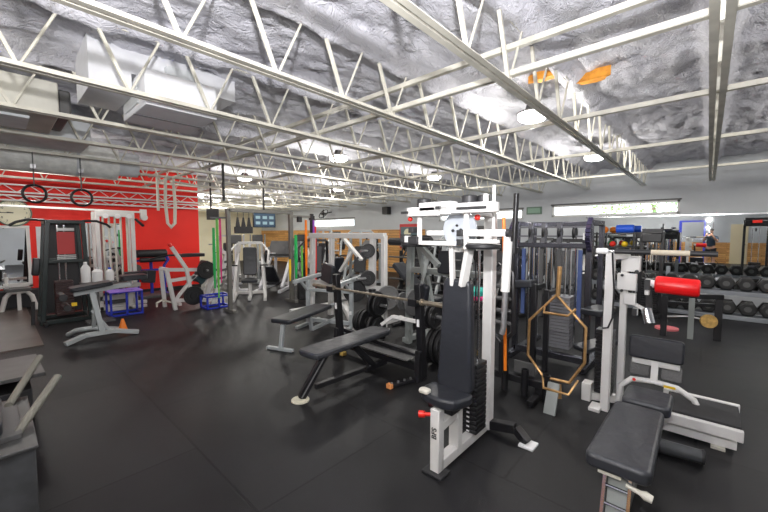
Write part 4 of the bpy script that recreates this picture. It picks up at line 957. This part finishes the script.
single('traffic_cone', MB().lathe((-6.98, 1.36, 0), (0, 0, 1), [(0, .09), (.012, .09), (.012, .07), (.2, .02), (.21, .015)], 20), ORANGE, (-6.98, 1.36, 0), 'small orange cone on the floor under the silver bench machine', 'cone')
# jugs on a ledge
single('side_table', MB().bb(-8.25, -7.95, 1.0, 1.5, .70, .73).bb(-8.12, -8.08, 1.2, 1.25, 0, .7).bb(-8.25, -7.95, 1.05, 1.45, 0, .03), DKGREY, (-8.1, 1.25, 0), 'small dark stand holding the white bottles by the cable tower', 'table')
def jug(x, y, r, h, lab, cap=PAPER):
    t = thing('bottle', (x, y, .73), lab, 'bottle'); z = .73
    part('body', MB().lathe((x, y, z), (0, 0, 1), [(0, r * .95), (.01, r), (h * .7, r), (h * .85, r * .5), (h * .88, r * .35)], 18), PAPER, t)
    part('cap', MB().lathe((x, y, z + h * .88), (0, 0, 1), [(0, r * .4), (h * .12, r * .38)], 12), cap, t)
jug(-8.1, 1.08, .07, .36, 'taller white plastic bottle behind the silver bench machine, left one'); jug(-8.1, 1.24, .08, .26, 'shorter white plastic jug behind the silver bench machine', STEEL)
jug(-8.1, 1.42, .06, .24, 'white plastic bottle with a blue cap nearest the white cable tower', BLUEB)
# blue crates
def crate(x0, x1, y0, y1, h, label):
    t = thing('plyo_box', ((x0 + x1) / 2, (y0 + y1) / 2, 0), label, 'plyo box')
    m = MB(); w_ = .035
    for x in (x0, x1):
        for y in (y0, y1): m.bar((x, y, 0), (x, y, h), w_, w_)
    for z in (.02, h):
        for x in (x0, x1): m.bar((x, y0, z), (x, y1, z), w_, w_)
        for y in (y0, y1): m.bar((x0, y, z), (x1, y, z), w_, w_)
    ym = (y0 + y1) / 2; m.bar((x1, ym, 0), (x1, ym, h), w_, w_)
    part('frame', m, BLUE, t, .003); return t
a = crate(-8.7, -8.3, 1.45, 1.95, .46, 'tall open blue metal frame box beside the white cable tower')
part('top', MB().bb(-8.72, -8.28, 1.43, 1.97, .46, .48), LILAC, a, .004, label='lilac top sheet')
crate(-8.0, -7.65, 2.95, 3.42, .26, 'low open blue metal frame box on the floor beside the rig post')

# hack squat / leg press, white
qx = -8.15
t = thing('hack_squat', (qx, 3.0, 0), 'white plate loaded squat machine leaning on angled rails before the red wall', 'exercise machine')
m = MB().path([(qx, 2.5, 0), (qx, 2.36, .85), (qx, 3.05, .80)], .07, .08, (1, 0, 0)).bar((qx, 2.42, .62), (qx, 2.95, .66), .06, .07).bar((qx, 2.5, .2), (qx, 2.9, .7), .06, .06).path([(qx + .05, 2.45, 1.32), (qx + .05, 2.72, .85), (qx, 2.82, .25)], .07, .06, (1, 0, 0)).bar((qx, 2.5, .2), (qx, 3.3, .10), .07, .07)
m.bar((qx - .5, 2.45, 0), (qx - .5, 2.4, .85), .07, .07).bar((qx - .5, 2.4, .85), (qx, 2.4, .85), .06, .06).bar((qx - .5, 2.6, .1), (qx, 2.6, .1), .06, .06)
part('frame', m, WHITE, t, .005)
m = MB().bar((qx, 3.25, .0), (qx, 3.6, 1.12), .08, .10).bar((qx - .45, 3.25, .0), (qx - .45, 3.6, 1.12), .08, .10).bar((qx, 3.6, 1.12), (qx, 3.3, 1.28), .07, .08).bar((qx, 3.1, .62), (qx, 3.5, 1.25), .06, .06)
part('angled_rails', m, WHITE, t, .005)
m = MB()
for k in range(5): m.bar((qx + .04, 3.28 + .06 * k, .22 + .18 * k), (qx + .04, 3.40 + .06 * k, .24 + .18 * k), .03, .05)
part('safety_notches', m, DKGREY, t)
part('sled', MB().bar((qx, 2.95, .55), (qx, 3.3, .85), .2, .1, (1, 0, 0)).pad((qx - .2, 3.1, .75), (0, .5, 1), (1, 0, 0), .5, .4, .08, .04), mat('dark_teal_vinyl', (.02, .05, .06), .4), t, .012)
part('head_pad', MB().pad((qx - .2, 2.9, 1.12), (0, 1, 0), (1, 0, 0), .5, .3, .07, .04), VINYL, t, .012)
part('handle', MB().tube([(qx - .5, 2.2, 1.05), (qx - .4, 2.5, 1.12), (qx - .1, 2.9, 1.14)], .02, 8), BLACK, t)
part('peg', MB().cyl((qx, 3.08, .8), (qx + .24, 3.08, .8), .022), STEEL, t)
part('tip', MB().cyl((qx + .05, 2.41, 1.38), (qx + .05, 2.45, 1.32), .035), REDP, t)
part('u_hook', MB().tube([(qx + .05, 2.15, .12), (qx + .05, 2.15, .2), (qx + .05, 2.25, .25), (qx + .05, 2.4, .18)], .018, 8), CREAM, t)
disc_plate('weight_plate', IRON, qx + .08, 2.83, .27, .2, .04, 'black three spoke plate on the white squat machine near the floor', 'plates on the white squat machine')
disc_plate('weight_plate', IRON, qx + .14, 3.08, .8, .19, .04, 'black plate halfway up the white squat machine', 'plates on the white squat machine')
# blue machine against red wall
t = thing('roller_machine', (-10.6, 2.75, 0), 'blue framed machine with black roller pads against the red wall', 'exercise machine')
m = MB()
for y in (2.42, 3.02): m.tube([(-10.6, y, .02), (-10.6, y, .75), (-10.6, y + (.1 if y > 2.7 else -.1), .9), (-10.6, y, 1.12)], .035, 10).bar((-10.3, y, .03), (-11.0, y, .03), .06, .05)
m.bar((-10.6, 2.42, .65), (-10.6, 3.02, .65), .05, .05).bar((-10.6, 2.72, .05), (-10.6, 2.72, .9), .06, .06).bar((-10.6, 2.42, 1.1), (-10.6, 3.02, 1.1), .06, .06).bar((-10.6, 2.42, .9), (-10.6, 3.02, .9), .05, .05)
part('frame', m, BLUE, t)
part('roller', MB().lathe((-10.5, 2.38, 1.08), (0, 1, 0), [(0, .08), (.02, .1), (.66, .1), (.68, .08)], 18), BLACKP, t); part('roller', MB().lathe((-10.45, 2.45, .92), (0, 1, 0), [(0, .06), (.55, .06)], 18), BLACKP, t)
part('pad', MB().pad((-10.45, 2.62, .5), (0, .1, 1), (0, 1, 0), .32, .3, .08, .03), VINYL, t, .012)
part('wheel_disc', MB().lathe((-10.5, 2.38, .72), (1, 0, 0), [(0, .1), (.03, .1)], 20), DKGREY, t)
part('foot_board', MB().bb(-10.9, -10.1, 2.35, 3.05, 0, .05), DKGREY, t)
# white stool/bench at far left under mirror
t = thing('low_bench', (-10.6, .25, 0), 'white arched low bench under the mirror at the far left', 'weight bench')
m = MB().tube([(-10.4, .05, 0), (-10.4, .12, .3), (-10.4, .2, .4), (-10.4, .42, .4), (-10.4, .5, .3), (-10.4, .57, 0)], .04, 10).bar((-10.4, .31, 0), (-10.4, .31, .4), .06, .06).bar((-10.4, .1, .55), (-10.4, .5, .55), .05, .05).bar((-10.5, .15, .4), (-10.5, .15, .7), .05, .05)
part('frame', m, WHITE, t); part('pad', MB().pad((-10.5, .3, .44), (0, 1, 0), (1, 0, 0), .4, .4, .06, .04), DKGREY, t, .01)
single('platform_ledge', MB().bb(-11.05, -10.75, -1.0, 1.15, 0, .38), mat('black_ledge', (.03, .03, .035), .6), (-10.9, 0, 0), 'low black ledge along the foot of the red wall', 'ledge', bevel=.01)

# bottom left: plyo boxes and dip handles
t = thing('plyo_box', (-3.1, -.3, 0), 'scuffed black wooden plyo box cut off by the lower left corner', 'plyo box')
part('box', MB().bb(-3.5, -2.66, -.8, .105, 0, .435), PLY, t, .006)
part('lid', MB().bb(-3.52, -2.64, -.82, .115, .435, .452), mat('worn_lid', (.055, .055, .055), .4, var=.3, vscale=8), t, .004)
t = thing('dip_handles', (-2.95, -.15, .452), 'grey tube dip handles and pad standing on the scuffed black box', 'dip bar')
HG = mat('worn_grey_tube', (.17, .165, .14), .45)
part('handle', MB().tube([(-2.86, .04, .46), (-3.31, .26, .6)], [.022, .024], 14), HG, t)
part('handle', MB().tube([(-3.38, .02, .46), (-3.95, .21, .6)], [.022, .024], 14), HG, t)
part('seat_pad', MB().pad((-2.95, -.16, .56), (1, 0, 0), (0, 1, 0), .5, .3, .09, .05), VINYL, t, .02)
part('base', MB().bb(-3.3, -2.8, -.1, .06, .452, .48), DKGREY, t, .004)
t = thing('plyo_box', (-4.3, -.1, 0), 'lower dark grey box behind the dip handles at the left edge', 'plyo box')
part('lid', MB().prism([(-4.95, .24, .36), (-3.95, .24, .44), (-3.95, -.6, .44), (-4.95, -.6, .36)], (0, 0, .03)), mat('worn_grey_lid', (.06, .06, .06), .45, var=.3, vscale=6), t, .004)
part('box', MB().bb(-4.9, -4.0, -.55, .16, 0, .34), BLACKP, t, .004)

single('lifting_platform', MB().bb(-10.7, -6.9, -2.2, .42, 0, .02), mat('grey_brown_mat', (.10, .08, .07), .35, var=.3, vscale=2), (-8.8, -.5, 0), 'grey brown floor platform at the left edge before the red wall', 'floor platform')
# ================================================================ rings and straps hanging from trusses
def gym_ring(x, y, z, lab):
    t = thing('gym_ring', (x, y, z), lab, 'gym ring')
    part('ring', MB().ring((x, y, z), (1, -.1, 0), .12, .017), BLACK, t)
    part('strap', MB().bar((x, y, z + .11), (x, y, 2.73), .05, .01), mat('grey_strap', (.12, .13, .13), .7), t)
    part('buckle', MB().bb(x - .015, x + .015, y - .03, y + .03, 2.5, 2.56), STEEL, t)
gym_ring(-7.02, .43, 2.15, 'left one of two black gym rings hanging from the trusses'); gym_ring(-7.02, .94, 2.13, 'right one of two black gym rings hanging from the trusses')
t = thing('climbing_rope', (-8.0, 2.4, 2.7), 'thick white rope looped over a truss before the red wall', 'rope')
m = MB().tube([(-8.19, 2.42, 2.75), (-8.19, 2.40, 2.2), (-8.19, 2.43, 1.8), (-8.19, 2.49, 1.72), (-8.19, 2.56, 1.8), (-8.19, 2.58, 2.2), (-8.19, 2.56, 2.75)], .03, 10)
part('loop', m, WOODC, t); part('loose_end', MB().tube([(-8.19, 2.27, 2.75), (-8.19, 2.27, 2.05)], .026, 10), WOODC, t)
m = MB(); pts = [(-8.19, 2.5 + .25 * k, 2.66 - .05 * math.sin(k * .5)) for k in range(9)]
single('slack_rope', MB().tube(pts, .02, 8), WOODC, (-8, 2.5, 2.66), 'white rope draped along under the trusses right of the rope loop', 'rope')

# ================================================================ rig with bands
RG = mat('rig_grey', (.17, .165, .15), .45, metal=.3)
t = thing('rig', (-7.1, 3.9, 0), 'tall grey steel rig with resistance bands on its posts', 'power rack')
m = MB().bar((-7.1, 3.18, 0), (-7.1, 3.18, 2.08), .075, .075).bar((-7.1, 4.62, 0), (-7.1, 4.62, 2.08), .08, .09)
m.bar((-7.1, 3.18, 2.06), (-7.1, 4.62, 2.06), .075, .075).bar((-7.3, 3.18, .03), (-6.9, 3.18, .03), .08, .06).bar((-7.3, 4.62, .03), (-6.9, 4.62, .03), .08, .06).bar((-7.1, 4.62, 1.98), (-6.95, 5.1, 1.98), .06, .06)
part('frame', m, RG, t, .005)
part('post', MB().bar((-6.95, 5.1, 0), (-6.95, 5.1, 2.05), .07, .07), BLACK, t, .005)
part('band_hook', MB().bar((-7.1, 3.18, 1.9), (-7.2, 2.88, 1.9), .03, .03), BLACK, t)
part('black_caps', MB().bb(-7.0, -6.9, 5.05, 5.15, 1.9, 2.0).bb(-7.05, -6.98, 4.75, 4.85, 1.85, 1.98), BLACKP, t)
def band(x, y, z0, z1, m_, lab, w_=.022, lean=0):
    pts = [(x, y - .006, z1), (x, y - .012, (z0 + z1) / 2), (x + lean, y, z0), (x + .01 + lean, y + .012, (z0 + z1) / 2), (x + .01, y + .006, z1)]
    single('resistance_band', MB().path(pts + [pts[0]], w_ * .3, w_, (0, 1, 0)), m_, (x, y, z0), lab, 'resistance band', 'resistance bands on the rig')
band(-7.0, 4.68, .55, 1.55, GREEN, 'wide green resistance band on the right rig post', .05)
band(-6.98, 4.83, .45, 1.3, LIME, 'lime resistance band next to the wide green one')
band(-6.98, 4.95, .35, 1.9, ORANGE, 'orange resistance band right of the green ones', .035)
band(-6.9, 5.16, .3, 1.75, REDP, 'long red resistance band at the right end of the rig', .025)
band(-6.9, 5.11, .9, 1.9, PURPLE, 'purple resistance band at the right end of the rig', .025)
band(-7.2, 3.0, .3, 1.9, LIME, 'lime resistance band left of the left rig post', .025)
band(-7.2, 3.06, .6, 1.9, PINK, 'pink resistance band beside the left rig post', .02)
band(-7.2, 2.93, .5, 1.7, GREEN, 'green resistance band farthest left on the rig', .03)
band(-7.05, 4.55, .5, 1.0, YEL, 'short yellow resistance band low on the right rig post', .03)
single('kettle_bag', MB().pad((-6.95, 4.85, .3), (0, 0, 1), (0, 1, 0), .5, .3, .12, .04), BLACKP, (-7.0, 4.75, .05), 'black bag hanging low on the right rig post', 'bag', bevel=.02)
t = thing('hanging_bag', (-7.1, 3.5, 1.6), 'black hanging pouch with three peaked straps on the rig crossbeam', 'bag')
part('pouch', MB().pad((-7.1, 3.5, 1.66), (0, 1, 0), (0, 0, 1), .38, .14, .06, .02), BLACKP, t, .01)
for k in range(3):
    y = 3.38 + .12 * k; part('strap', MB().prism([(-7.12, y - .045, 1.72), (-7.12, y + .045, 1.72), (-7.12, y + .01, 1.92), (-7.12, y - .01, 1.92)], (.03, 0, 0)).bar((-7.1, y, 1.9), (-7.1, y, 2.04), .008, .008), BLACKP, t)
t = thing('television', (-9.0, 5.0, 1.95), 'black television hung from the ceiling beyond the rig, showing small pictures', 'television')
part('case', MB().box((-9.0, 5.03, 1.95), (.04, .66, .40)), BLACKP, t, .008)
sc = part('screen', MB().box((-8.977, 5.03, 1.95), (.004, .62, .36)), mat('blue_screen', (.03, .06, .1), .3, emit=.5), t)
m = MB()
for i in range(3):
    for j in range(2): m.box((-8.974, 4.83 + i * .2, 1.87 + j * .15), (.002, .13, .08))
part('pictures', m, mat('picture_glow', (.35, .5, .55), .4, emit=.25), sc)
part('mount', MB().bar((-9.02, 5.03, 2.1), (-9.02, 5.03, 3.3), .04, .04), BLACKP, t)
t = thing('television', (-8.9, 3.5, 2.1), 'small monitor seen almost edge on left of the rig', 'television')
part('case', MB().box((-8.9, 3.62, 2.05), (.3, .05, .26), Matrix.Rotation(R(35), 3, 'Z')), BLACKP, t, .006)
part('mount', MB().bar((-8.95, 3.6, 2.1), (-8.95, 3.6, 3.3), .03, .03), BLACKP, t)
t = thing('security_camera', (-5.85, 2.56, 2.12), 'thin black rod hanging from a truss above the rig', 'hanger')
part('rod', MB().bar((-5.85, 2.56, 2.12), (-5.85, 2.56, 2.73), .03, .03), BLACK, t); t.name = 'hanging_rod'; ROOTS['hanging_rod'] = ROOTS.get('security_camera', V((0, 0, 0)))

# ================================================================ cardio/strength machines beyond the rig
def elliptical(x, y, deg, label, col):
    t = thing('elliptical_trainer', (x, y, 0), label, 'elliptical trainer')
    part('base_frame', MB().bar((x, y - .75, .05), (x, y + .75, .05), .1, .08).bar((x - .25, y - .7, .04), (x + .25, y - .7, .04), .08, .06).bar((x - .25, y + .7, .04), (x + .25, y + .7, .04), .08, .06), col, t, .008)
    part('flywheel_cover', MB().lathe((x - .09, y + .4, .38), (1, 0, 0), [(0, .22), (.02, .27), (.16, .27), (.18, .22)], 28), col, t, .004)
    part('mast', MB().tube([(x, y - .2, .1), (x, y - .3, .8), (x, y - .25, 1.35)], .04, 10), col, t)
    part('console', MB().pad((x, y - .26, 1.42), (0, .3, 1), (1, 0, 0), .25, .32, .06, .03), BLACKP, t, .01)
    for s in (-1, 1):
        part('swing_arm', MB().tube([(x + s * .22, y - .55, .25), (x + s * .22, y - .3, .9), (x + s * .22, y - .15, 1.3), (x + s * .22, y - .25, 1.55)], .022, 8), col, t)
        part('pedal', MB().pad((x + s * .16, y + .05 + s * .2, .28), (0, 1, .1), (1, 0, 0), .36, .14, .03, .03).bar((x + s * .16, y - .5, .24), (x + s * .16, y + .4, .32), .04, .04), DKGREY, t, .005)
    return spin(t, deg)
gm(-8.35, 4.25, 60, WHITE, 'white press machine standing nearest inside the rig opening', 1.35, VINYL, IRON)
elliptical(-10.1, 4.7, 70, 'white elliptical trainer behind the nearest white press machine', PANELW)
gm(-7.75, 5.8, 50, BLACK, 'black press machine deep inside the rig opening', 1.4, VINYL, IRONG)
elliptical(-11.0, 5.9, 60, 'silver elliptical trainer behind the first one inside the rig', SILVER)
elliptical(-11.6, 7.9, 75, 'silver elliptical trainer farthest back behind the rig', SILVER)
gm(-6.8, 6.5, 35, SILVER, 'silver seated press machine right of the ellipticals, behind the rig', 1.65, VINYL, IRON)
gm(-9.9, 7.6, 20, SILVER, 'silver press machine near the wood panelling behind the television', 1.7)
gm(-12.6, 5.6, 60, WHITE, 'white machine with dark seat in the cream recess beside the red wall', 1.5)
gm(-6.5, 8.7, 20, BLACK, 'black press machine left behind the white frame by the wood panelling', 1.5, VINYL, IRON)
gm(-5.6, 7.6, -10, BLACK, 'black press machine right behind the white frame by the wood panelling', 1.35, VINYL, IRON)
gm(-4.1, 6.9, 15, SILVER, 'silver lever machine behind the grey row machine', 1.6, VINYL, IRON)
gm(-3.0, 6.4, -15, BLACK, 'black press machine behind the white shoulder machine', 1.45, VINYL, IRON)
gm(-2.05, 7.6, 10, BLACK, 'black seated machine left of the storage shelf', 1.45, VINYL, IRON)
gm(-3.05, 8.9, 0, DKGREY, 'dark grey machine near the back wall below the middle window', 1.45, VINYL, IRONG)
cable_col(-4.9, 9.6, 1.75, DKGREY, 'dark grey cable column near the back wall below the middle window')
cable_col(-11.5, 9.6, 1.6, BLACK, 'black cable column against the wood panelling under the far window')
def leg_press(x, y, deg, col, label):
    t = thing('leg_press', (x, y, 0), label, 'leg press')
    m = MB()
    for s in (-1, 1):
        m.bar((x + s * .32, y - .7, .05), (x + s * .32, y + .9, .05), .08, .08).bar((x + s * .3, y - .4, .12), (x + s * .3, y + .85, 1.25), .08, .08).bar((x + s * .3, y + .85, .05), (x + s * .3, y + .85, 1.25), .07, .07).bar((x + s * .3, y + .2, .05), (x + s * .3, y + .25, .72), .06, .06)
    m.bar((x - .32, y + .88, .05), (x + .32, y + .88, .05), .08, .08).bar((x - .3, y + .85, 1.25), (x + .3, y + .85, 1.25), .07, .07)
    part('frame', m, col, t, .006)
    part('sled_plate', MB().pad((x, y + .5, 1.15), (0, .6, -.5), (1, 0, 0), .08, .7, .5, .02), DKGREY, t, .01)
    part('back_pad', MB().pad((x, y - .45, .5), (0, -.8, .7), (1, 0, 0), .7, .38, .08, .05), VINYL, t, .015)
    part('seat_pad', MB().pad((x, y - .1, .22), (0, 1, .1), (1, 0, 0), .35, .36, .07, .05), VINYL, t, .015)
    part('plate_peg', MB().cyl((x - .6, y + .55, .9), (x + .6, y + .55, .9), .025), STEEL, t)
    for s in (-1, 1): part('loaded_plate', iron_plate(MB(), (x + s * .42, y + .55, .9), (s, 0, 0), .2, .05), IRON, t)
    return spin(t, deg)
leg_press(-9.0, 5.35, 40, PANELW, 'white angled leg press behind the nearest white machine in the rig')
leg_press(-8.3, 7.6, -20, SILVER, 'silver angled leg press seen past the right rig post')
leg_press(-13.4, 9.3, 60, WHITE, 'white angled leg press far back in the cream recess')
# gear shelf behind grey machine
t = thing('gear_shelf', (-4.5, 8.6, 0), 'dark gear shelf with rolled mats behind the grey row machine', 'shelf')
m = MB()
for x in (-5.1, -3.9):
    for y in (8.4, 8.8): m.bar((x, y, 0), (x, y, 1.5), .04, .04)
part('uprights', m, BLACK, t)
for z in (.45, .8, 1.15, 1.48): part('shelf_board', MB().bb(-5.15, -3.85, 8.35, 8.85, z - .015, z + .015), BLACKP, t)
t = thing('mat_stand', (-2.55, 4.6, 0), 'small dark stand stacked with folded mats behind the back pad of the shoulder machine', 'stand')
part('shelf_board', MB().bb(-2.85, -2.2, 4.5, 4.95, .62, .65), BLACKP, t); part('legs', MB().bar((-2.8, 4.7, 0), (-2.8, 4.7, .63), .05, .05).bar((-2.25, 4.7, 0), (-2.25, 4.7, .63), .05, .05), BLACK, t)
single('folded_mat', MB().bb(-2.66, -2.3, 4.52, 4.9, .65, .71), PINK, (-2.5, 4.7, .65), 'pink folded mat at the bottom of the stack behind the barbell', 'mat', bevel=.015)
single('folded_mat', MB().bb(-2.67, -2.31, 4.52, 4.9, .71, .79), TEAL, (-2.5, 4.7, .71), 'teal folded mat on top of the pink one behind the barbell', 'mat', bevel=.015)
single('gym_bag', MB().pad((-2.75, 4.6, .74), (1, 0, .2), (0, 1, 0), .2, .25, .16, .04), BLACKP, (-2.75, 4.6, .65), 'black bag left of the teal mat', 'bag', bevel=.02)

# wall items on the grey wall
single('wall_speaker', MB().bb(-9.9, -9.6, 10.75, 10.98, 2.36, 2.66), BLACKP, (-9.75, 10.9, 2.36), 'black speaker box high on the grey wall between the windows', 'speaker', bevel=.02)
t = thing('wall_sign', (-3.88, 10.97, 2.2), 'small green framed sign on the grey wall right of the middle window', 'sign')
part('frame', MB().bb(-4.12, -3.68, 10.96, 10.995, 2.16, 2.38), mat('green_frame', (.12, .2, .15), .5), t); part('face', MB().bb(-4.08, -3.72, 10.95, 10.962, 2.2, 2.34), mat('sign_face', (.25, .4, .3), .5), t)
t = thing('poster', (-8.6, 10.95, 1.5), 'dark poster with red border and cream disc on the back wall', 'poster')
part('board', MB().bb(-9.1, -8.15, 10.93, 10.96, 1.0, 1.95), mat('poster_border', (.6, .04, .04), .5), t)
part('picture', MB().bb(-9.05, -8.2, 10.92, 10.935, 1.04, 1.84), mat('poster_teal', (.1, .16, .18), .5), t)
part('disc', MB().lathe((-8.7, 10.925, 1.6), (0, -1, 0), [(0, .17), (.006, .17)], 28), CLOCK, t)
single('red_kettle_pad', MB().pad((-8.3, 10.885, 1.25), (.1, 0, 1), (1, 0, 0), .4, .2, .06, .03), REDP, (-8.3, 10.8, 1.05), 'red pad hanging beside the poster', 'pad', bevel=.01)
t = thing('wall_fan', (-13.6, 10.6, 2.45), 'dark fan mounted high over the far window', 'fan')
part('cage', MB().ring((-13.4, 10.5, 2.5), (0, -1, .8), .25, .02), BLACKP, t); part('hub', MB().sph((-13.4, 10.5, 2.5), .08), BLACKP, t); part('bracket', MB().bar((-13.4, 10.55, 2.5), (-13.4, 11.0, 2.6), .04, .04), BLACKP, t)
part('blades', MB().box((-13.4, 10.5, 2.5), (.4, .01, .08)).box((-13.4, 10.5, 2.5), (.08, .01, .4)), BLACKP, t)

# trees outside the right window
for (x, y, lab) in ((-1.2, 13.5, 'small green tree outside the right part of the long window'), (-2.6, 15.5, 'pale green tree outside the left part of the long window')):
    t = thing('tree', (x, y, 0), lab, 'tree')
    part('trunk', MB().tube([(x, y, 0), (x + .1, y, 1.5), (x - .1, y, 2.6)], [.09, .07, .04], 8), BARK, t)
    m = MB()
    for k in range(240):
        a, b, c = random.gauss(0, .6), random.gauss(0, .4), random.gauss(0, .35); q = V((x + a, y + b, 2.6 + c)); u1 = V((random.uniform(-1, 1), random.uniform(-1, 1), random.uniform(-1, 1))).normalized() * .07; u2 = u1.orthogonal().normalized() * .04
        m.add([q - u1, q + u2, q + u1, q - u2], [(0, 1, 2, 3)])
    part('foliage', m, LEAF, t)

# ================================================================ photographer behind the camera (seen in the mirror)
PY = 14
fwd = V((-math.sin(R(PY)), math.cos(R(PY)), 0)); rt = V((math.cos(R(PY)), math.sin(R(PY)), 0))
def P(f_, r_, z): return tuple(fwd * f_ + rt * r_ + V((0, 0, z)))
pb = P(-.42, 0, 0)
t = thing('person', pb, 'person in dark shirt and shorts raising a camera, seen in the mirror', 'person')
def skin(name, verts, edges, root, m_, parent, sub=2):
    off = rloc(parent); me = bpy.data.meshes.new(name); me.from_pydata([tuple(V(v[0]) - off) for v in verts], edges, []); me.materials.append(m_)
    o = bpy.data.objects.new(name, me); C.objects.link(o); o.parent = parent
    sk = o.modifiers.new('skin', 'SKIN'); sd = o.modifiers.new('sub', 'SUBSURF'); sd.levels = sd.render_levels = sub; sk.use_smooth_shade = True
    if not me.skin_vertices: me.skin_vertices.new()
    for i, v in enumerate(verts):
        me.skin_vertices[0].data[i].radius = v[1] if isinstance(v[1], tuple) else (v[1], v[1]); me.skin_vertices[0].data[i].use_root = (i == root)
    return o
F0 = -.40
vb = [(P(F0, 0, .95), (.15, .12)), (P(F0, 0, 1.12), (.135, .11)), (P(F0, 0, 1.32), (.15, .12)), (P(F0 + .0, 0, 1.44), (.11, .09)), (P(F0 + .03, 0, 1.52), .055), (P(F0 + .05, 0, 1.60), (.07, .08)), (P(F0 + .06, 0, 1.68), (.075, .09)), (P(F0 + .05, 0, 1.74), (.06, .07))]
eb = [(0, 1), (1, 2), (2, 3), (3, 4), (4, 5), (5, 6), (6, 7)]
for s in (-1, 1):
    n = len(vb)
    vb += [(P(F0, s * .19, 1.40), .06), (P(F0 + .10, s * .25, 1.20), .047), (P(F0 + .24, s * .14, 1.42), .036), (P(F0 + .27, s * .10, 1.50), .028), (P(F0 + .29, s * .09, 1.56), .032)]
    eb += [(3, n), (n, n + 1), (n + 1, n + 2), (n + 2, n + 3), (n + 3, n + 4)]
    n = len(vb)
    vb += [(P(F0, s * .10, .86), .095), (P(F0 + .01, s * .12, .5), .062), (P(F0 - .01, s * .13, .12), .042), (P(F0 + .0, s * .13, .06), .04), (P(F0 + .14, s * .15, .035), .035)]
    eb += [(0, n), (n, n + 1), (n + 1, n + 2), (n + 2, n + 3), (n + 3, n + 4)]
skin('body', vb, eb, 0, SKIN, t)
sv = [(P(F0, 0, .90), (.185, .155)), (P(F0, 0, 1.12), (.165, .14)), (P(F0, 0, 1.32), (.168, .138)), (P(F0, 0, 1.44), (.12, .1))]; se = [(0, 1), (1, 2), (2, 3)]
for s in (-1, 1):
    n = len(sv); sv += [(P(F0, s * .19, 1.40), .075), (P(F0 + .06, s * .23, 1.27), .065)]; se += [(3, n), (n, n + 1)]
skin('shirt', sv, se, 0, CLOTH, t)
sv = [(P(F0, 0, .97), (.165, .135))]; se = []
for s in (-1, 1):
    n = len(sv); sv += [(P(F0, s * .10, .86), .11), (P(F0 + .01, s * .125, .56), .095)]; se += [(0, n), (n, n + 1)]
skin('shorts', sv, se, 0, mat('dark_shorts', (.02, .025, .04), .8), t)
part('hair', MB().sph(P(F0 + .035, 0, 1.74), .098, (1, 1, .75), 16), HAIR, t)
for s in (-1, 1):
    part('shoe', MB().pad(P(F0 + .07, s * .14, .05), tuple(fwd), tuple(rt), .29, .10, .09, .04), BLACKP, t, .02)
    part('ear', MB().sph(P(F0 + .05, s * .078, 1.66), .025, (.6, .6, 1), 8), SKIN, t)
    for k in range(4): part('finger', MB().tube([P(F0 + .29, s * (.085), 1.575 - k * .018), P(F0 + .325, s * .078, 1.58 - k * .018), P(F0 + .335, s * .055, 1.582 - k * .018)], [.009, .008, .007], 8), SKIN, t)
    part('thumb', MB().tube([P(F0 + .27, s * .085, 1.55), P(F0 + .285, s * .06, 1.57)], [.01, .008], 8), SKIN, t)
part('nose', MB().sph(P(F0 + .135, 0, 1.655), .016, n=8), SKIN, t)
t = thing('camera', P(-.09, 0, 1.55), 'black camera with a lit flash held at eye level, seen in the mirror', 'camera')
t.name = 'photo_camera'; ROOTS['photo_camera'] = V(P(-.09, 0, 1.55)); ROOTS['camera'] = V((0, 0, 0))
rm = Matrix.Rotation(R(PY), 3, 'Z')
part('body', MB().box(P(-.09, 0, 1.6), (.13, .05, .09), rm), BLACKP, t, .008)
part('lens', MB().cyl(P(-.07, 0, 1.6), P(-.012, 0, 1.6), .034, 20), BLACKP, t)
fl_ = part('flash_unit', MB().box(P(-.09, 0, 1.70), (.06, .05, .10), rm).box(P(-.07, 0, 1.80), (.075, .09, .05), rm), BLACKP, t, .005)
part('flash_face', MB().box(P(-.022, 0, 1.80), (.065, .004, .042), rm), TUBEG, fl_)

# lattice rails along the red wall
for (z, h, lab) in ((2.30, .10, 'lower white lattice rail running along the red wall'), (2.47, .16, 'upper white lattice rail running along the red wall')):
    t = thing('lattice_rail', (-11.0, 0, z), lab, 'rail')
    part('lower_rail', MB().bb(-11.02, -10.97, -3.5, 4.05, z - .02, z + .015), WHITE, t)
    part('upper_rail', MB().bb(-11.02, -10.97, -3.5, 4.05, z + h - .015, z + h + .015), WHITE, t)
    m = MB(); y = -3.4; k = 0
    while y < 3.9:
        m.bar((-11.0, y, z if k % 2 else z + h), (-11.0, y + .2, z + h if k % 2 else z), .015, .015); y += .2; k += 1
    part('lattice', m, WHITE, t)
    part('wall_bracket', MB().bb(-11.1, -11.0, .5, .55, z - .02, z + .0).bb(-11.1, -11.0, 3.5, 3.55, z - .02, z + .0), WHITE, t)
# added stand and boom for the strobe, its height inferred from truss shadows
t = thing('added_light_stand', (.15, -1.0, 0), 'added boom stand for the studio strobe behind the photographer', 'light stand')
part('pole', MB().cyl((.15, -1.0, 0.3), (.15, -1.0, 2.3), .015), BLACK, t)
for a in (90, 210, 330): part('leg', MB().cyl((.15, -1.0, .5), (.15 + .4 * math.cos(R(a)), -1.0 + .4 * math.sin(R(a)), .01), .011), BLACK, t)
part('boom', MB().cyl((.16, -1.1, 2.32), (.02, -.2, 2.26), .012), BLACK, t)
part('strobe_head', MB().lathe((.02, -.22, 2.2), (-.4, .7, .5), [(0, .05), (.15, .05), (.17, .06)], 20), BLACKP, t)
